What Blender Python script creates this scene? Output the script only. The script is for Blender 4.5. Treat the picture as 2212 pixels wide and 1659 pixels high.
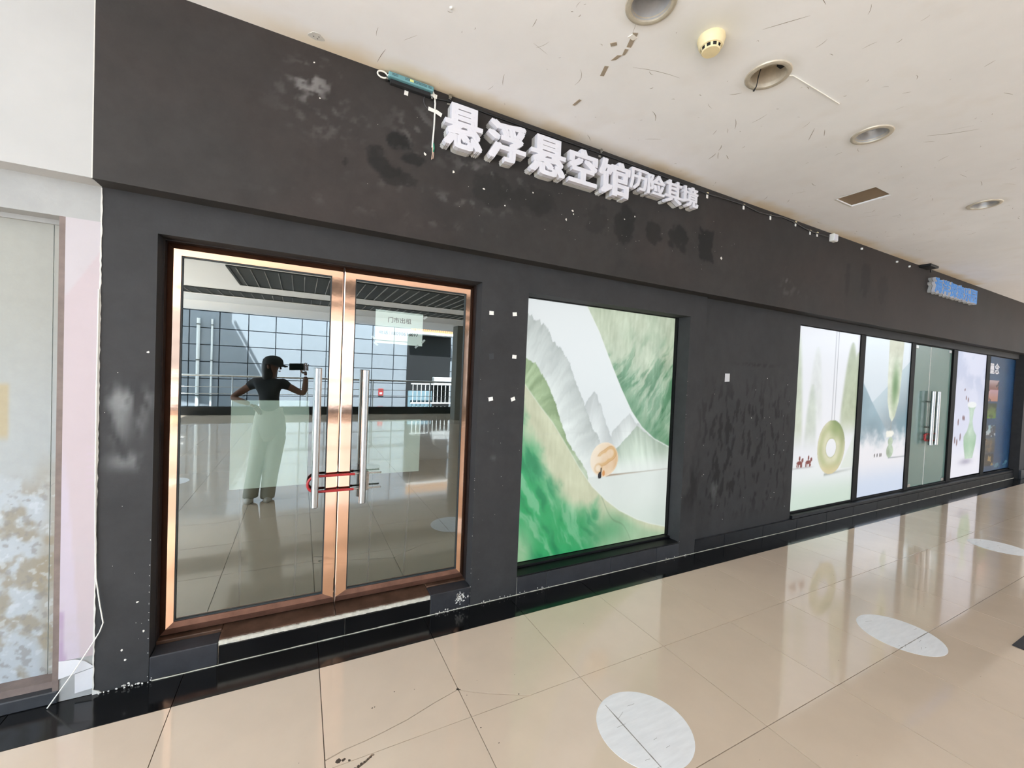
import bpy, math, random
import numpy as np
from mathutils import Vector, Matrix

for _o in list(bpy.data.objects):
    bpy.data.objects.remove(_o, do_unlink=True)
SC = bpy.context.scene
COL = SC.collection
random.seed(7)
RNG = np.random.default_rng(11)

# ------------------------------------------------------------------ camera
CAM_H = 1.5473
YAW, PITCH, ROLL = math.radians(27.198), math.radians(-1.348), math.radians(2.383)
_r = Vector((math.cos(YAW), -math.sin(YAW), 0)); _f = Vector((math.sin(YAW), math.cos(YAW), 0)); _u = Vector((0, 0, 1))
_f, _u = _f * math.cos(PITCH) + _u * math.sin(PITCH), _u * math.cos(PITCH) - _f * math.sin(PITCH)
_r, _u = _r * math.cos(ROLL) + _u * math.sin(ROLL), _u * math.cos(ROLL) - _r * math.sin(ROLL)
CAM_R, CAM_U, CAM_F = _r, _u, _f
cam_data = bpy.data.cameras.new('camera')
cam_data.sensor_fit = 'HORIZONTAL'; cam_data.sensor_width = 36.0
cam_data.lens = 36.0 * 888.87 / 2212.0
cam_data.clip_start = 0.02; cam_data.clip_end = 200
cam = bpy.data.objects.new('camera', cam_data); COL.objects.link(cam)
cam.matrix_world = Matrix(((_r.x, _u.x, -_f.x, 0), (_r.y, _u.y, -_f.y, 0), (_r.z, _u.z, -_f.z, CAM_H), (0, 0, 0, 1)))
SC.camera = cam

# ------------------------------------------------------------------ world, sun, exposure
SKY_STRENGTH = 2.6
SUN_STRENGTH = 13.0
world = bpy.data.worlds.new('daylight_sky'); SC.world = world; world.use_nodes = True
bg = world.node_tree.nodes['Background']
bg.inputs[0].default_value = (0.75, 0.88, 1.0, 1); bg.inputs[1].default_value = SKY_STRENGTH
sun_d = bpy.data.lights.new('sun', 'SUN'); sun_d.energy = SUN_STRENGTH; sun_d.angle = math.radians(0.6); sun_d.color = (0.94, 0.96, 1.0)
sun = bpy.data.objects.new('sun', sun_d); COL.objects.link(sun)
SUN_DIR = Vector((0.10, -0.5, -0.86)).normalized()
sun.rotation_euler = SUN_DIR.to_track_quat('-Z', 'Y').to_euler(); sun.location = (0, 4, 12)
VOID_L, VOID_R, VOID_Y = -3.2, 13.0, 0.4      # unseen roof openings left and right, added to let in more daylight
cy = SC.cycles; cy.max_bounces = 8; cy.diffuse_bounces = 5; cy.glossy_bounces = 4; cy.transmission_bounces = 4; cy.transparent_max_bounces = 8; cy.caustics_reflective = False; cy.caustics_refractive = False
vs = SC.view_settings
vs.view_transform = 'Standard'; vs.look = 'None'; vs.exposure = 1.47; vs.gamma = 1.0; vs.use_curve_mapping = False

# ------------------------------------------------------------------ helpers
def lin(c):
    out = []
    for v in c[:3]:
        v = v / 255.0
        out.append(v / 12.92 if v <= 0.04045 else ((v + 0.055) / 1.055) ** 2.4)
    return tuple(out)
def lin_a(a):
    return np.where(a <= 0.04045, a / 12.92, ((a + 0.055) / 1.055) ** 2.4)

WOFF = {}
class MB:
    def __init__(self):
        self.v = []; self.f = []; self.mi = []
    def add(self, vs, fs, m=0):
        o = len(self.v)
        self.v.extend([tuple(p) for p in vs]); self.f.extend([tuple(i + o for i in f) for f in fs]); self.mi.extend([m] * len(fs))
        return self
    def box(self, x0, x1, y0, y1, z0, z1, m=0, skip=''):
        vs = [(x0, y0, z0), (x1, y0, z0), (x1, y1, z0), (x0, y1, z0), (x0, y0, z1), (x1, y0, z1), (x1, y1, z1), (x0, y1, z1)]
        fs = {'b': (0, 3, 2, 1), 't': (4, 5, 6, 7), 'f': (0, 1, 5, 4), 'r': (1, 2, 6, 5), 'k': (2, 3, 7, 6), 'l': (3, 0, 4, 7)}
        return self.add(vs, [f for k, f in fs.items() if k not in skip], m)
    def bbox(self, x0, x1, y0, y1, z0, z1, b=0.004, m=0):
        """box with chamfered edges"""
        X = (x0, x1); Y = (y0, y1); Z = (z0, z1); vs = []; idx = {}
        for i in (0, 1):
            for j in (0, 1):
                for k in (0, 1):
                    sx, sy, sz = (1, -1)[i], (1, -1)[j], (1, -1)[k]
                    for a in range(3):
                        p = [X[i] + sx * b, Y[j] + sy * b, Z[k] + sz * b]
                        p[a] = (X[i], Y[j], Z[k])[a]
                        idx[(i, j, k, a)] = len(vs); vs.append(tuple(p))
        fs = []
        for s in (0, 1):
            q = [idx[(s, 0, 0, 0)], idx[(s, 1, 0, 0)], idx[(s, 1, 1, 0)], idx[(s, 0, 1, 0)]]; fs.append(q if s else q[::-1])
            q = [idx[(0, s, 0, 1)], idx[(0, s, 1, 1)], idx[(1, s, 1, 1)], idx[(1, s, 0, 1)]]; fs.append(q if s else q[::-1])
            q = [idx[(0, 0, s, 2)], idx[(1, 0, s, 2)], idx[(1, 1, s, 2)], idx[(0, 1, s, 2)]]; fs.append(q if s else q[::-1])
        for s in (0, 1):
            for t in (0, 1):
                fs.append([idx[(0, s, t, 1)], idx[(1, s, t, 1)], idx[(1, s, t, 2)], idx[(0, s, t, 2)]])
                fs.append([idx[(s, 0, t, 0)], idx[(s, 1, t, 0)], idx[(s, 1, t, 2)], idx[(s, 0, t, 2)]])
                fs.append([idx[(s, t, 0, 0)], idx[(s, t, 1, 0)], idx[(s, t, 1, 1)], idx[(s, t, 0, 1)]])
                for k in (0, 1):
                    fs.append([idx[(s, t, k, 0)], idx[(s, t, k, 1)], idx[(s, t, k, 2)]])
        return self.add(vs, fs, m)
    def prism(self, pts, axis, a0, a1, m=0):
        """polygon pts (2D) extruded along axis: 'y' -> pts are (x,z), 'z' -> (x,y), 'x' -> (y,z)"""
        def P(p, a):
            return {'y': (p[0], a, p[1]), 'z': (p[0], p[1], a), 'x': (a, p[0], p[1])}[axis]
        n = len(pts); vs = [P(p, a0) for p in pts] + [P(p, a1) for p in pts]
        fs = [tuple(range(n)), tuple(range(2 * n - 1, n - 1, -1))] + [(i, i + n, (i + 1) % n + n, (i + 1) % n) for i in range(n)]
        return self.add(vs, fs, m)
    def tube(self, path, r, n=10, m=0, cap=True, squash=None):
        P = [Vector(p) for p in path]; R = r if isinstance(r, (list, tuple)) else [r] * len(P)
        vs = []; ref = None
        for i, p in enumerate(P):
            d = (P[min(i + 1, len(P) - 1)] - P[max(i - 1, 0)]).normalized()
            if ref is None:
                ref = Vector((0, 0, 1)) if abs(d.z) < 0.9 else Vector((1, 0, 0))
            a = d.cross(ref).normalized(); b = a.cross(d).normalized(); ref = b
            for k in range(n):
                t = 2 * math.pi * k / n
                vs.append(tuple(p + (a * math.cos(t) + b * math.sin(t)) * R[i]))
        fs = []
        for i in range(len(P) - 1):
            for k in range(n):
                fs.append((i * n + k, i * n + (k + 1) % n, (i + 1) * n + (k + 1) % n, (i + 1) * n + k))
        if cap:
            fs.append(tuple(range(n))[::-1]); fs.append(tuple((len(P) - 1) * n + k for k in range(n)))
        return self.add(vs, fs, m)
    def lathe(self, prof, c, n=32, m=0, a0=0.0, a1=2 * math.pi):
        """profile (r, z) about vertical axis through c"""
        vs = []; fs = []; full = abs(a1 - a0 - 2 * math.pi) < 1e-6; nn = n if full else n + 1
        for r, z in prof:
            for k in range(nn):
                t = a0 + (a1 - a0) * k / n
                vs.append((c[0] + r * math.cos(t), c[1] + r * math.sin(t), c[2] + z))
        for i in range(len(prof) - 1):
            for k in range(n):
                k2 = (k + 1) % nn
                fs.append((i * nn + k, i * nn + k2, (i + 1) * nn + k2, (i + 1) * nn + k))
        return self.add(vs, fs, m)
    def ring_loft(self, rings, m=0, cap=True):
        n = len(rings[0]); vs = [p for r in rings for p in r]; fs = []
        for i in range(len(rings) - 1):
            for k in range(n):
                fs.append((i * n + k, i * n + (k + 1) % n, (i + 1) * n + (k + 1) % n, (i + 1) * n + k))
        if cap:
            fs.append(tuple(range(n))[::-1]); fs.append(tuple((len(rings) - 1) * n + k for k in range(n)))
        return self.add(vs, fs, m)
    def mesh(self, name, mats, off=(0, 0, 0), smooth=False):
        me = bpy.data.meshes.new(name)
        me.from_pydata([(p[0] - off[0], p[1] - off[1], p[2] - off[2]) for p in self.v], [], self.f)
        mats = mats if isinstance(mats, (list, tuple)) else [mats]
        for mm in mats: me.materials.append(mm)
        if len(mats) > 1: me.polygons.foreach_set('material_index', self.mi)
        me.update()
        if smooth:
            me.polygons.foreach_set('use_smooth', [True] * len(me.polygons))
            if smooth != 'all':
                try: me.set_sharp_from_angle(angle=math.radians(40))
                except Exception: pass
        return me
    def build(self, name, mats, parent=None, origin=None, smooth=False):
        if parent is not None:
            off = WOFF[parent.name]
        else:
            if origin is None:
                a = np.array(self.v); lo = a.min(0); hi = a.max(0); origin = ((lo[0] + hi[0]) / 2, (lo[1] + hi[1]) / 2, lo[2])
            off = tuple(float(q) for q in origin)
        o = bpy.data.objects.new(name, self.mesh(name, mats, off, smooth)); COL.objects.link(o)
        if parent is not None: o.parent = parent
        else: o.location = off
        WOFF[o.name] = off
        return o
def tag(o, label=None, cat=None, group=None, kind=None):
    if label: o['label'] = label
    if cat: o['category'] = cat
    if group: o['group'] = group
    if kind: o['kind'] = kind
    return o
def thing(name, label, cat, loc, group=None):
    o = bpy.data.objects.new(name, None); COL.objects.link(o); o.location = loc; o.empty_display_size = 0.05
    WOFF[o.name] = tuple(loc)
    return tag(o, label, cat, group)
def place(me, name, loc, parent=None, rot=(0, 0, 0)):
    """an object sharing mesh data; loc in world coordinates"""
    o = bpy.data.objects.new(name, me); COL.objects.link(o)
    if parent is not None:
        o.parent = parent; q = WOFF[parent.name]; o.location = (loc[0] - q[0], loc[1] - q[1], loc[2] - q[2])
    else: o.location = loc
    o.rotation_euler = rot; WOFF[o.name] = tuple(loc)
    return o
def struct(o, label=None):
    o['kind'] = 'structure'
    if label: o['label'] = label
    return o

# ------------------------------------------------------------------ materials
def new_mat(name):
    m = bpy.data.materials.new(name); m.use_nodes = True
    nt = m.node_tree; return m, nt, nt.nodes['Principled BSDF']
def tex_noise(nt, scale, detail=4, rough=0.6, vec=None, dim='Object', stretch=None):
    tc = nt.nodes.new('ShaderNodeTexCoord'); n = nt.nodes.new('ShaderNodeTexNoise')
    n.inputs['Scale'].default_value = scale; n.inputs['Detail'].default_value = detail; n.inputs['Roughness'].default_value = rough
    if stretch:
        mp = nt.nodes.new('ShaderNodeMapping'); mp.inputs['Scale'].default_value = stretch
        nt.links.new(tc.outputs[dim], mp.inputs[0]); nt.links.new(mp.outputs[0], n.inputs['Vector'])
    else: nt.links.new(tc.outputs[dim], n.inputs['Vector'])
    return n
def ramp(nt, src, stops):
    r = nt.nodes.new('ShaderNodeValToRGB'); nt.links.new(src, r.inputs[0])
    els = r.color_ramp.elements
    while len(els) < len(stops): els.new(0.5)
    for e, (p, c) in zip(els, stops): e.position = p; e.color = (*c, 1) if len(c) == 3 else c
    return r
def simple(name, rgb, rough=0.5, metal=0.0, var=0.0, scale=8.0, bump=0.0, bscale=60.0, spec=0.5, coat=0.0, detail=4, stretch=None, crough=0.03, rvar=0.0, randv=0.0):
    m, nt, b = new_mat(name); c = lin(rgb)
    b.inputs['Roughness'].default_value = rough; b.inputs['Metallic'].default_value = metal
    b.inputs['Specular IOR Level'].default_value = spec; b.inputs['Coat Weight'].default_value = coat; b.inputs['Coat Roughness'].default_value = crough
    b.inputs['Base Color'].default_value = (*c, 1)
    last = None
    if var > 0:
        n = tex_noise(nt, scale, detail, stretch=stretch)
        r = ramp(nt, n.outputs['Fac'], [(0.3, tuple(v * (1 - var) for v in c)), (0.7, tuple(min(1, v * (1 + var)) for v in c))])
        last = r.outputs[0]; nt.links.new(last, b.inputs['Base Color'])
        if rvar:
            mr = nt.nodes.new('ShaderNodeMapRange'); mr.inputs[3].default_value = max(0, rough - rvar); mr.inputs[4].default_value = rough + rvar
            nt.links.new(n.outputs['Fac'], mr.inputs[0]); nt.links.new(mr.outputs[0], b.inputs['Roughness'])
    if randv > 0:
        oi = nt.nodes.new('ShaderNodeObjectInfo'); mr = nt.nodes.new('ShaderNodeMapRange')
        mr.inputs[3].default_value = 1 - randv; mr.inputs[4].default_value = 1 + randv
        nt.links.new(oi.outputs['Random'], mr.inputs[0])
        mx = nt.nodes.new('ShaderNodeMix'); mx.data_type = 'RGBA'; mx.blend_type = 'MULTIPLY'; mx.inputs[0].default_value = 1
        if last is not None: nt.links.new(last, mx.inputs[6])
        else: mx.inputs[6].default_value = (*c, 1)
        nt.links.new(mr.outputs[0], mx.inputs[7]); nt.links.new(mx.outputs[2], b.inputs['Base Color'])
    if bump > 0:
        n2 = tex_noise(nt, bscale, 3); bp = nt.nodes.new('ShaderNodeBump'); bp.inputs['Strength'].default_value = bump; bp.inputs['Distance'].default_value = 0.002
        nt.links.new(n2.outputs['Fac'], bp.inputs['Height']); nt.links.new(bp.outputs[0], b.inputs['Normal'])
    return m
def attr_mat(name, rough=0.6, spec=0.4, var=0.12, scale=14, emit=0.0, bump=0.0, bscale=90, coat=0.0, base=1.0, rvar=0.0):
    """colour from the mesh attribute 'paint', with fine procedural variation"""
    m, nt, b = new_mat(name)
    a = nt.nodes.new('ShaderNodeAttribute'); a.attribute_name = 'paint'
    b.inputs['Roughness'].default_value = rough; b.inputs['Specular IOR Level'].default_value = spec; b.inputs['Coat Weight'].default_value = coat
    src = a.outputs['Color']
    if var > 0:
        n = tex_noise(nt, scale, 6, 0.65)
        mr = nt.nodes.new('ShaderNodeMapRange'); mr.inputs[1].default_value = 0.25; mr.inputs[2].default_value = 0.75
        mr.inputs[3].default_value = 1 - var; mr.inputs[4].default_value = 1 + var
        nt.links.new(n.outputs['Fac'], mr.inputs[0])
        mx = nt.nodes.new('ShaderNodeMix'); mx.data_type = 'RGBA'; mx.blend_type = 'MULTIPLY'; mx.inputs[0].default_value = 1
        nt.links.new(src, mx.inputs[6]); nt.links.new(mr.outputs[0], mx.inputs[7]); src = mx.outputs[2]
        if rvar:
            m2 = nt.nodes.new('ShaderNodeMapRange'); m2.inputs[3].default_value = rough - rvar; m2.inputs[4].default_value = rough + rvar
            nt.links.new(n.outputs['Fac'], m2.inputs[0]); nt.links.new(m2.outputs[0], b.inputs['Roughness'])
    if emit > 0:
        nt.links.new(src, b.inputs['Emission Color']); b.inputs['Emission Strength'].default_value = emit
    if base < 1.0:
        mx = nt.nodes.new('ShaderNodeMix'); mx.data_type = 'RGBA'; mx.blend_type = 'MULTIPLY'; mx.inputs[0].default_value = 1
        nt.links.new(src, mx.inputs[6]); mx.inputs[7].default_value = (base, base, base, 1); src = mx.outputs[2]
    nt.links.new(src, b.inputs['Base Color'])
    if bump > 0:
        n2 = tex_noise(nt, bscale, 4); bp = nt.nodes.new('ShaderNodeBump'); bp.inputs['Strength'].default_value = bump; bp.inputs['Distance'].default_value = 0.002
        nt.links.new(n2.outputs['Fac'], bp.inputs['Height']); nt.links.new(bp.outputs[0], b.inputs['Normal'])
    return m
def glass_mat(name, tint, refl, fac, rough=0.0):
    m, nt, b = new_mat(name); nt.nodes.remove(b)
    out = nt.nodes['Material Output']
    tr = nt.nodes.new('ShaderNodeBsdfTransparent'); tr.inputs[0].default_value = (*tint, 1)
    gl = nt.nodes.new('ShaderNodeBsdfGlossy'); gl.inputs[0].default_value = (*refl, 1); gl.inputs['Roughness'].default_value = rough
    mx = nt.nodes.new('ShaderNodeMixShader'); mx.inputs[0].default_value = fac
    nt.links.new(tr.outputs[0], mx.inputs[1]); nt.links.new(gl.outputs[0], mx.inputs[2]); nt.links.new(mx.outputs[0], out.inputs[0])
    return m

MAT = {}
MAT['wall_black'] = attr_mat('black_wall_paint', 0.68, 0.18, 0.16, 9, bump=0.25, bscale=70, rvar=0.08)
MAT['black_plain'] = simple('black_paint', (62, 61, 62), 0.55, var=0.12, scale=9, bump=0.2, spec=0.35)
MAT['black_metal'] = simple('black_frame_paint', (16, 16, 17), 0.6, var=0.1, scale=20, spec=0.15)
MAT['ceiling'] = attr_mat('ceiling_plaster', 0.85, 0.2, 0.02, 5, bump=0.05, bscale=50)
MAT['ceiling_plain'] = simple('ceiling_white', (226, 222, 217), 0.85, var=0.02, scale=3, spec=0.2)
MAT['white_wall'] = simple('white_wall_paint', (179, 179, 178), 0.8, var=0.05, scale=2.2, spec=0.2, bump=0.1)
MAT['grey_cement'] = simple('grey_cement_render', (162, 163, 162), 0.8, var=0.10, scale=5, bump=0.4, bscale=40, spec=0.2)
MAT['pink'] = attr_mat('pink_sheet_print', 0.7, 0.2, 0.03, 6)
MAT['white_paper'] = simple('white_paper', (206, 206, 210), 0.7, var=0.03, scale=12, spec=0.2)
MAT['caulk'] = simple('white_caulk', (206, 204, 198), 0.7, var=0.05, scale=40, bump=0.5, bscale=120)
MAT['tile'] = simple('beige_polished_tile', (218, 198, 177), 0.09, var=0.035, scale=3.5, spec=0.5, randv=0.03, rvar=0.02, coat=0.5, crough=0.03)
MAT['grout'] = simple('dark_grout', (70, 58, 48), 0.9, var=0.2, scale=30)
MAT['border'] = simple('black_polished_tile', (18, 18, 19), 0.12, var=0.25, scale=6, spec=0.45, randv=0.15)
MAT['base_tile'] = simple('painted_skirting_tile', (50, 51, 55), 0.45, var=0.22, scale=11, bump=0.2, spec=0.4, randv=0.12)
MAT['base_dark'] = simple('dark_skirting_tile', (28, 28, 30), 0.5, var=0.3, scale=9, spec=0.2, randv=0.15)
MAT['mortar'] = simple('pale_mortar', (206, 200, 186), 0.9, var=0.15, scale=50, bump=0.6, bscale=120)
MAT['brown_marble'] = simple('brown_marble', (84, 62, 50), 0.25, var=0.35, scale=9, detail=8, spec=0.5)
MAT['copper'] = simple('polished_copper', (252, 208, 180), 0.07, metal=1.0, bump=0.10, bscale=9)
MAT['copper_dark'] = simple('reflected_dark_copper', (42, 34, 32), 0.5, metal=0.15, var=0.3, scale=14, bump=0.2, bscale=30)  # dark reflections of the jamb put into the lining colour
MAT['copper_dull'] = simple('dull_copper', (150, 112, 96), 0.32, metal=0.65, var=0.25, scale=12, bump=0.2, bscale=30)
MAT['steel'] = simple('brushed_steel', (176, 175, 172), 0.24, metal=1.0, var=0.06, scale=40)
MAT['gasket'] = simple('dark_gasket', (48, 54, 56), 0.5)
MAT['glass'] = glass_mat('reflective_door_glass', (0.88, 0.95, 0.92), (0.90, 0.98, 0.97), 0.29)
MAT['glass_clear'] = glass_mat('glass_body', (0.97, 0.99, 0.98), (1, 1, 1), 0.0)
MAT['letter_white'] = simple('white_acrylic', (222, 222, 230), 0.35, spec=0.4)
MAT['letter_side'] = simple('white_letter_return', (196, 196, 194), 0.45, spec=0.4, var=0.03, scale=20)
MAT['letter_seam'] = simple('letter_seam', (120, 120, 120), 0.6)
MAT['blue'] = simple('blue_acrylic', (62, 144, 224), 0.3, spec=0.4)
MAT['red_rubber'] = simple('red_lock_sleeve', (176, 44, 46), 0.35, spec=0.5)
MAT['ink'] = simple('black_ink', (14, 18, 20), 0.8, spec=0.1)
MAT['paper_pale'] = simple('pale_notice_paper', (246, 250, 250), 0.8, spec=0.1)
MAT['sheet_green'] = simple('pale_green_sheet', (172, 182, 174), 0.8, spec=0.1, var=0.05, scale=4)
MAT['dark_room'] = simple('dim_room_plaster', (120, 124, 112), 0.9, spec=0.1)
MAT['white_plastic'] = simple('white_plastic', (238, 238, 234), 0.45)
MAT['cream_plastic'] = simple('yellowed_plastic', (238, 222, 178), 0.45, var=0.05, scale=20)
MAT['dark_slot'] = simple('dark_opening', (30, 30, 32), 0.8)
MAT['reflector'] = simple('lamp_reflector', (190, 192, 196), 0.3, metal=0.35, var=0.08, scale=30)
MAT['lamp_ring'] = simple('lamp_trim', (206, 196, 178), 0.4, metal=0.3, var=0.12, scale=25)
MAT['teal'] = simple('teal_casing', (108, 158, 166), 0.4, var=0.06, scale=30)
MAT['tape'] = simple('masking_tape', (240, 238, 232), 0.7, var=0.04, scale=60)
MAT['tape_old'] = simple('aged_tape', (166, 152, 134), 0.6, var=0.08, scale=60)
MAT['cable_white'] = simple('white_cable', (236, 234, 226), 0.5)
MAT['cable_black'] = simple('black_cable', (24, 24, 26), 0.5)
MAT['green_wire'] = simple('green_insulation', (36, 140, 110), 0.5)
MAT['hole_brown'] = simple('bare_board', (140, 122, 100), 0.9, var=0.06, scale=6)
MAT['scuff'] = simple('scuff_grey', (150, 142, 132), 0.9)
MAT['scuff_wall'] = simple('paint_chip_white', (226, 222, 214), 0.9)
MAT['crack'] = simple('dirt_crack', (74, 62, 52), 0.95)
MAT['decal'] = simple('white_floor_decal', (236, 236, 238), 0.4, var=0.05, scale=7, stretch=(1, 6, 1), spec=0.3)
MAT['decal_wear'] = simple('decal_wear', (150, 146, 142), 0.6)
MAT['teal_glass'] = simple('frosted_teal_glass', (104, 132, 126), 0.16, spec=0.5, var=0.05, scale=1.2)
MAT['grille'] = simple('dark_ceiling_grille', (44, 46, 46), 0.7)
MAT['grille_bar'] = simple('grille_rib', (150, 148, 142), 0.5)
MAT['back_panel'] = simple('white_stone_panel', (142, 148, 154), 0.5, var=0.05, scale=4, randv=0.03)
MAT['joint_grey'] = simple('panel_joint', (30, 36, 44), 0.9)
MAT['pillar_grey'] = simple('grey_pillar', (104, 104, 98), 0.7, var=0.08, scale=4)
MAT['concrete'] = simple('concrete', (150, 150, 148), 0.85, var=0.08, scale=3)
MAT['orange'] = simple('orange_slat', (226, 160, 96), 0.6)
MAT['blue_grey'] = simple('blue_grey_low_wall', (120, 146, 156), 0.6, var=0.1, scale=3)

# ------------------------------------------------------------------ numpy painting helpers
def vnoise(x, y, seed=0):
    xi = np.floor(x).astype(np.int64); yi = np.floor(y).astype(np.int64); xf = x - xi; yf = y - yi
    def h(a, b):
        a = a + 7919; b = b + 104729
        n = (a * 374761393 + b * 668265263 + seed * 974711) & 0x7fffffff
        n = ((n ^ (n >> 13)) * 1274126177) & 0x7fffffff
        return ((n ^ (n >> 16)) & 0xffff) / 65535.0
    s = lambda t: t * t * (3 - 2 * t)
    u, v = s(xf), s(yf)
    a = h(xi, yi) * (1 - u) + h(xi + 1, yi) * u; b = h(xi, yi + 1) * (1 - u) + h(xi + 1, yi + 1) * u
    return a * (1 - v) + b * v
def fbm(x, y, seed=0, oct=4):
    t = 0; a = 0.5; s = 0
    for i in range(oct):
        t = t + a * vnoise((x * 0.8 + y * 0.6) * 2 ** i + 13.7 * i, (y * 0.8 - x * 0.6) * 2 ** i + 5.3 * i, seed + i * 17); s += a; a *= 0.5
    return t / s
def sst(a, b, x):
    t = np.clip((x - a) / (b - a), 0, 1); return t * t * (3 - 2 * t)
def C(*c): return np.array(c, float) / 255.0
def over(img, col, m):
    return img * (1 - m[..., None]) + (col if getattr(col, 'ndim', 1) > 1 else np.asarray(col)[None, None, :]) * m[..., None]
def grid_mesh(name, x0, x1, z0, z1, step, plane, paint, mat, flip=False, skip=None):
    """grid in the x-z plane at y=plane[1] ('y') or the x-y plane at z ('z'); returns (verts, faces, colours)"""
    nx = max(1, int(round((x1 - x0) / step))); nz = max(1, int(round((z1 - z0) / step)))
    X, Z = np.meshgrid(np.linspace(x0, x1, nx + 1), np.linspace(z0, z1, nz + 1))
    col = paint(X, Z).reshape(-1, 3)
    if plane[0] == 'y': V = np.stack([X, np.full_like(X, plane[1]), Z], -1).reshape(-1, 3)
    else: V = np.stack([X, Z, np.full_like(X, plane[1])], -1).reshape(-1, 3)
    i = np.arange(nz)[:, None] * (nx + 1) + np.arange(nx)[None, :]
    F = np.stack([i, i + 1, i + nx + 2, i + nx + 1], -1).reshape(-1, 4)
    if skip is not None:
        cx = (X[:-1, :-1] + X[1:, 1:]) / 2; cz = (Z[:-1, :-1] + Z[1:, 1:]) / 2
        F = F[~skip(cx, cz).reshape(-1)]
    if flip: F = F[:, ::-1]
    return V, F, col
def attr_object(name, parts, mats, parent=None, origin=(0, 0, 0), extra=None, default=(0.05, 0.05, 0.05)):
    """parts: list of (V,F,col); extra: MB whose vertices take the default colour"""
    V = []; F = []; Cc = []; mi = []; o = 0
    for v, f, c in parts:
        V.append(v); F += [tuple(int(q) + o for q in r) for r in f]; Cc.append(c); o += len(v); mi += [0] * len(f)
    if extra is not None and extra.v:
        V.append(np.array(extra.v)); F += [tuple(q + o for q in r) for r in extra.f]; Cc.append(np.tile(np.array(default), (len(extra.v), 1))); mi += extra.mi
    V = np.concatenate(V); Cc = np.concatenate(Cc)
    off = WOFF[parent.name] if parent is not None else origin
    me = bpy.data.meshes.new(name); me.from_pydata((V - np.array(off)).tolist(), [], F)
    mats = mats if isinstance(mats, (list, tuple)) else [mats]
    for mm in mats: me.materials.append(mm)
    if len(mats) > 1: me.polygons.foreach_set('material_index', mi)
    at = me.attributes.new('paint', 'FLOAT_COLOR', 'POINT')
    at.data.foreach_set('color', np.concatenate([Cc, np.ones((len(Cc), 1))], 1).astype(np.float32).ravel())
    me.update()
    ob = bpy.data.objects.new(name, me); COL.objects.link(ob)
    if parent is not None: ob.parent = parent
    else: ob.location = off
    WOFF[ob.name] = tuple(off)
    return ob

# ------------------------------------------------------------------ lettering
GLYPH = {}
def glyph(ch):
    """flat outline mesh of one character, fitted to the unit box -> (verts2d, faces, aspect)"""
    if ch in GLYPH: return GLYPH[ch]
    cu = bpy.data.curves.new('glyph', 'FONT'); cu.body = ch; cu.resolution_u = 2; cu.size = 1
    ob = bpy.data.objects.new('glyph', cu); COL.objects.link(ob)
    dg = bpy.context.evaluated_depsgraph_get(); dg.update()
    me = bpy.data.meshes.new_from_object(ob.evaluated_get(dg))
    v = np.array([tuple(p.co)[:2] for p in me.vertices]) if len(me.vertices) else np.zeros((0, 2))
    f = [tuple(p.vertices) for p in me.polygons]
    edges = {}
    for p in f:
        for a, b in zip(p, p[1:] + p[:1]): edges[(a, b)] = 1
    bd = [(a, b) for (a, b) in edges if (b, a) not in edges]
    bpy.data.objects.remove(ob, do_unlink=True); bpy.data.meshes.remove(me); bpy.data.curves.remove(cu)
    GLYPH[ch] = (v, f, bd); return GLYPH[ch]
def glyph_solid(mb, ch, x0, x1, z0, z1, yf, yb, grow=0.0, m=0, flat=False):
    """character extruded from yf (front) to yb (back), filling the box; grow = stroke thickening in metres"""
    v, f, bd = glyph(ch)
    if len(v) == 0: return
    lo, hi = v.min(0), v.max(0)
    gx, gz = grow if isinstance(grow, tuple) else (grow, grow)
    P = (v - lo) / (hi - lo) * np.array([x1 - x0 - 2 * gx, z1 - z0 - 2 * gz]) + np.array([x0 + gx, z0 + gz])
    shifts = [(0, 0)] if gx == 0 else [(gx * a * (1 - 0.035 * k), gz * b * (1 - 0.035 * k)) for k, (a, b) in enumerate(((1, 1), (-1, 1), (-1, -1), (1, -1), (0.05, 1), (-0.05, -1), (1, 0.05), (-1, -0.05), (0.02, 0.03)))]
    n = len(P)
    for k_, (sx, sz) in enumerate(shifts):
        fr = [(p[0] + sx, yf + k_ * 0.00035, p[1] + sz) for p in P]
        if flat: mb.add(fr, f, m); continue
        bk = [(p[0] + sx, yb, p[1] + sz) for p in P]
        mb.add(fr + bk, list(f) + [(b, a, a + n, b + n) for a, b in bd], m)
def text_line(mb, s, x0, x1, z0, z1, y, m=0, bold=0.0):
    """flat line of text spread over x0..x1 (advance by glyph width)"""
    cu = bpy.data.curves.new('line', 'FONT'); cu.body = s; cu.resolution_u = 2
    ob = bpy.data.objects.new('line', cu); COL.objects.link(ob)
    dg = bpy.context.evaluated_depsgraph_get(); dg.update()
    me = bpy.data.meshes.new_from_object(ob.evaluated_get(dg))
    v = np.array([tuple(p.co)[:2] for p in me.vertices]); f = [tuple(p.vertices) for p in me.polygons]
    bpy.data.objects.remove(ob, do_unlink=True); bpy.data.meshes.remove(me); bpy.data.curves.remove(cu)
    lo, hi = v.min(0), v.max(0); P = (v - lo) / (hi - lo) * np.array([x1 - x0, z1 - z0]) + np.array([x0, z0])
    for k, (dx, dz) in enumerate(((0, 0), (bold, 0), (0, bold), (-bold, 0), (0, -bold))[:5 if bold else 1]): mb.add([(p[0] + dx, y - k * 0.00006, p[1] + dz) for p in P], f, m)

# ================================================================== SETTING
CEIL = 3.18; WY = 2.50; FY = 2.40; FZ = 2.306
TX0 = -0.4764          # a floor joint
JP = 0.6               # tile pitch
OUT_Y = 2.27           # edge of the black border
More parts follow.
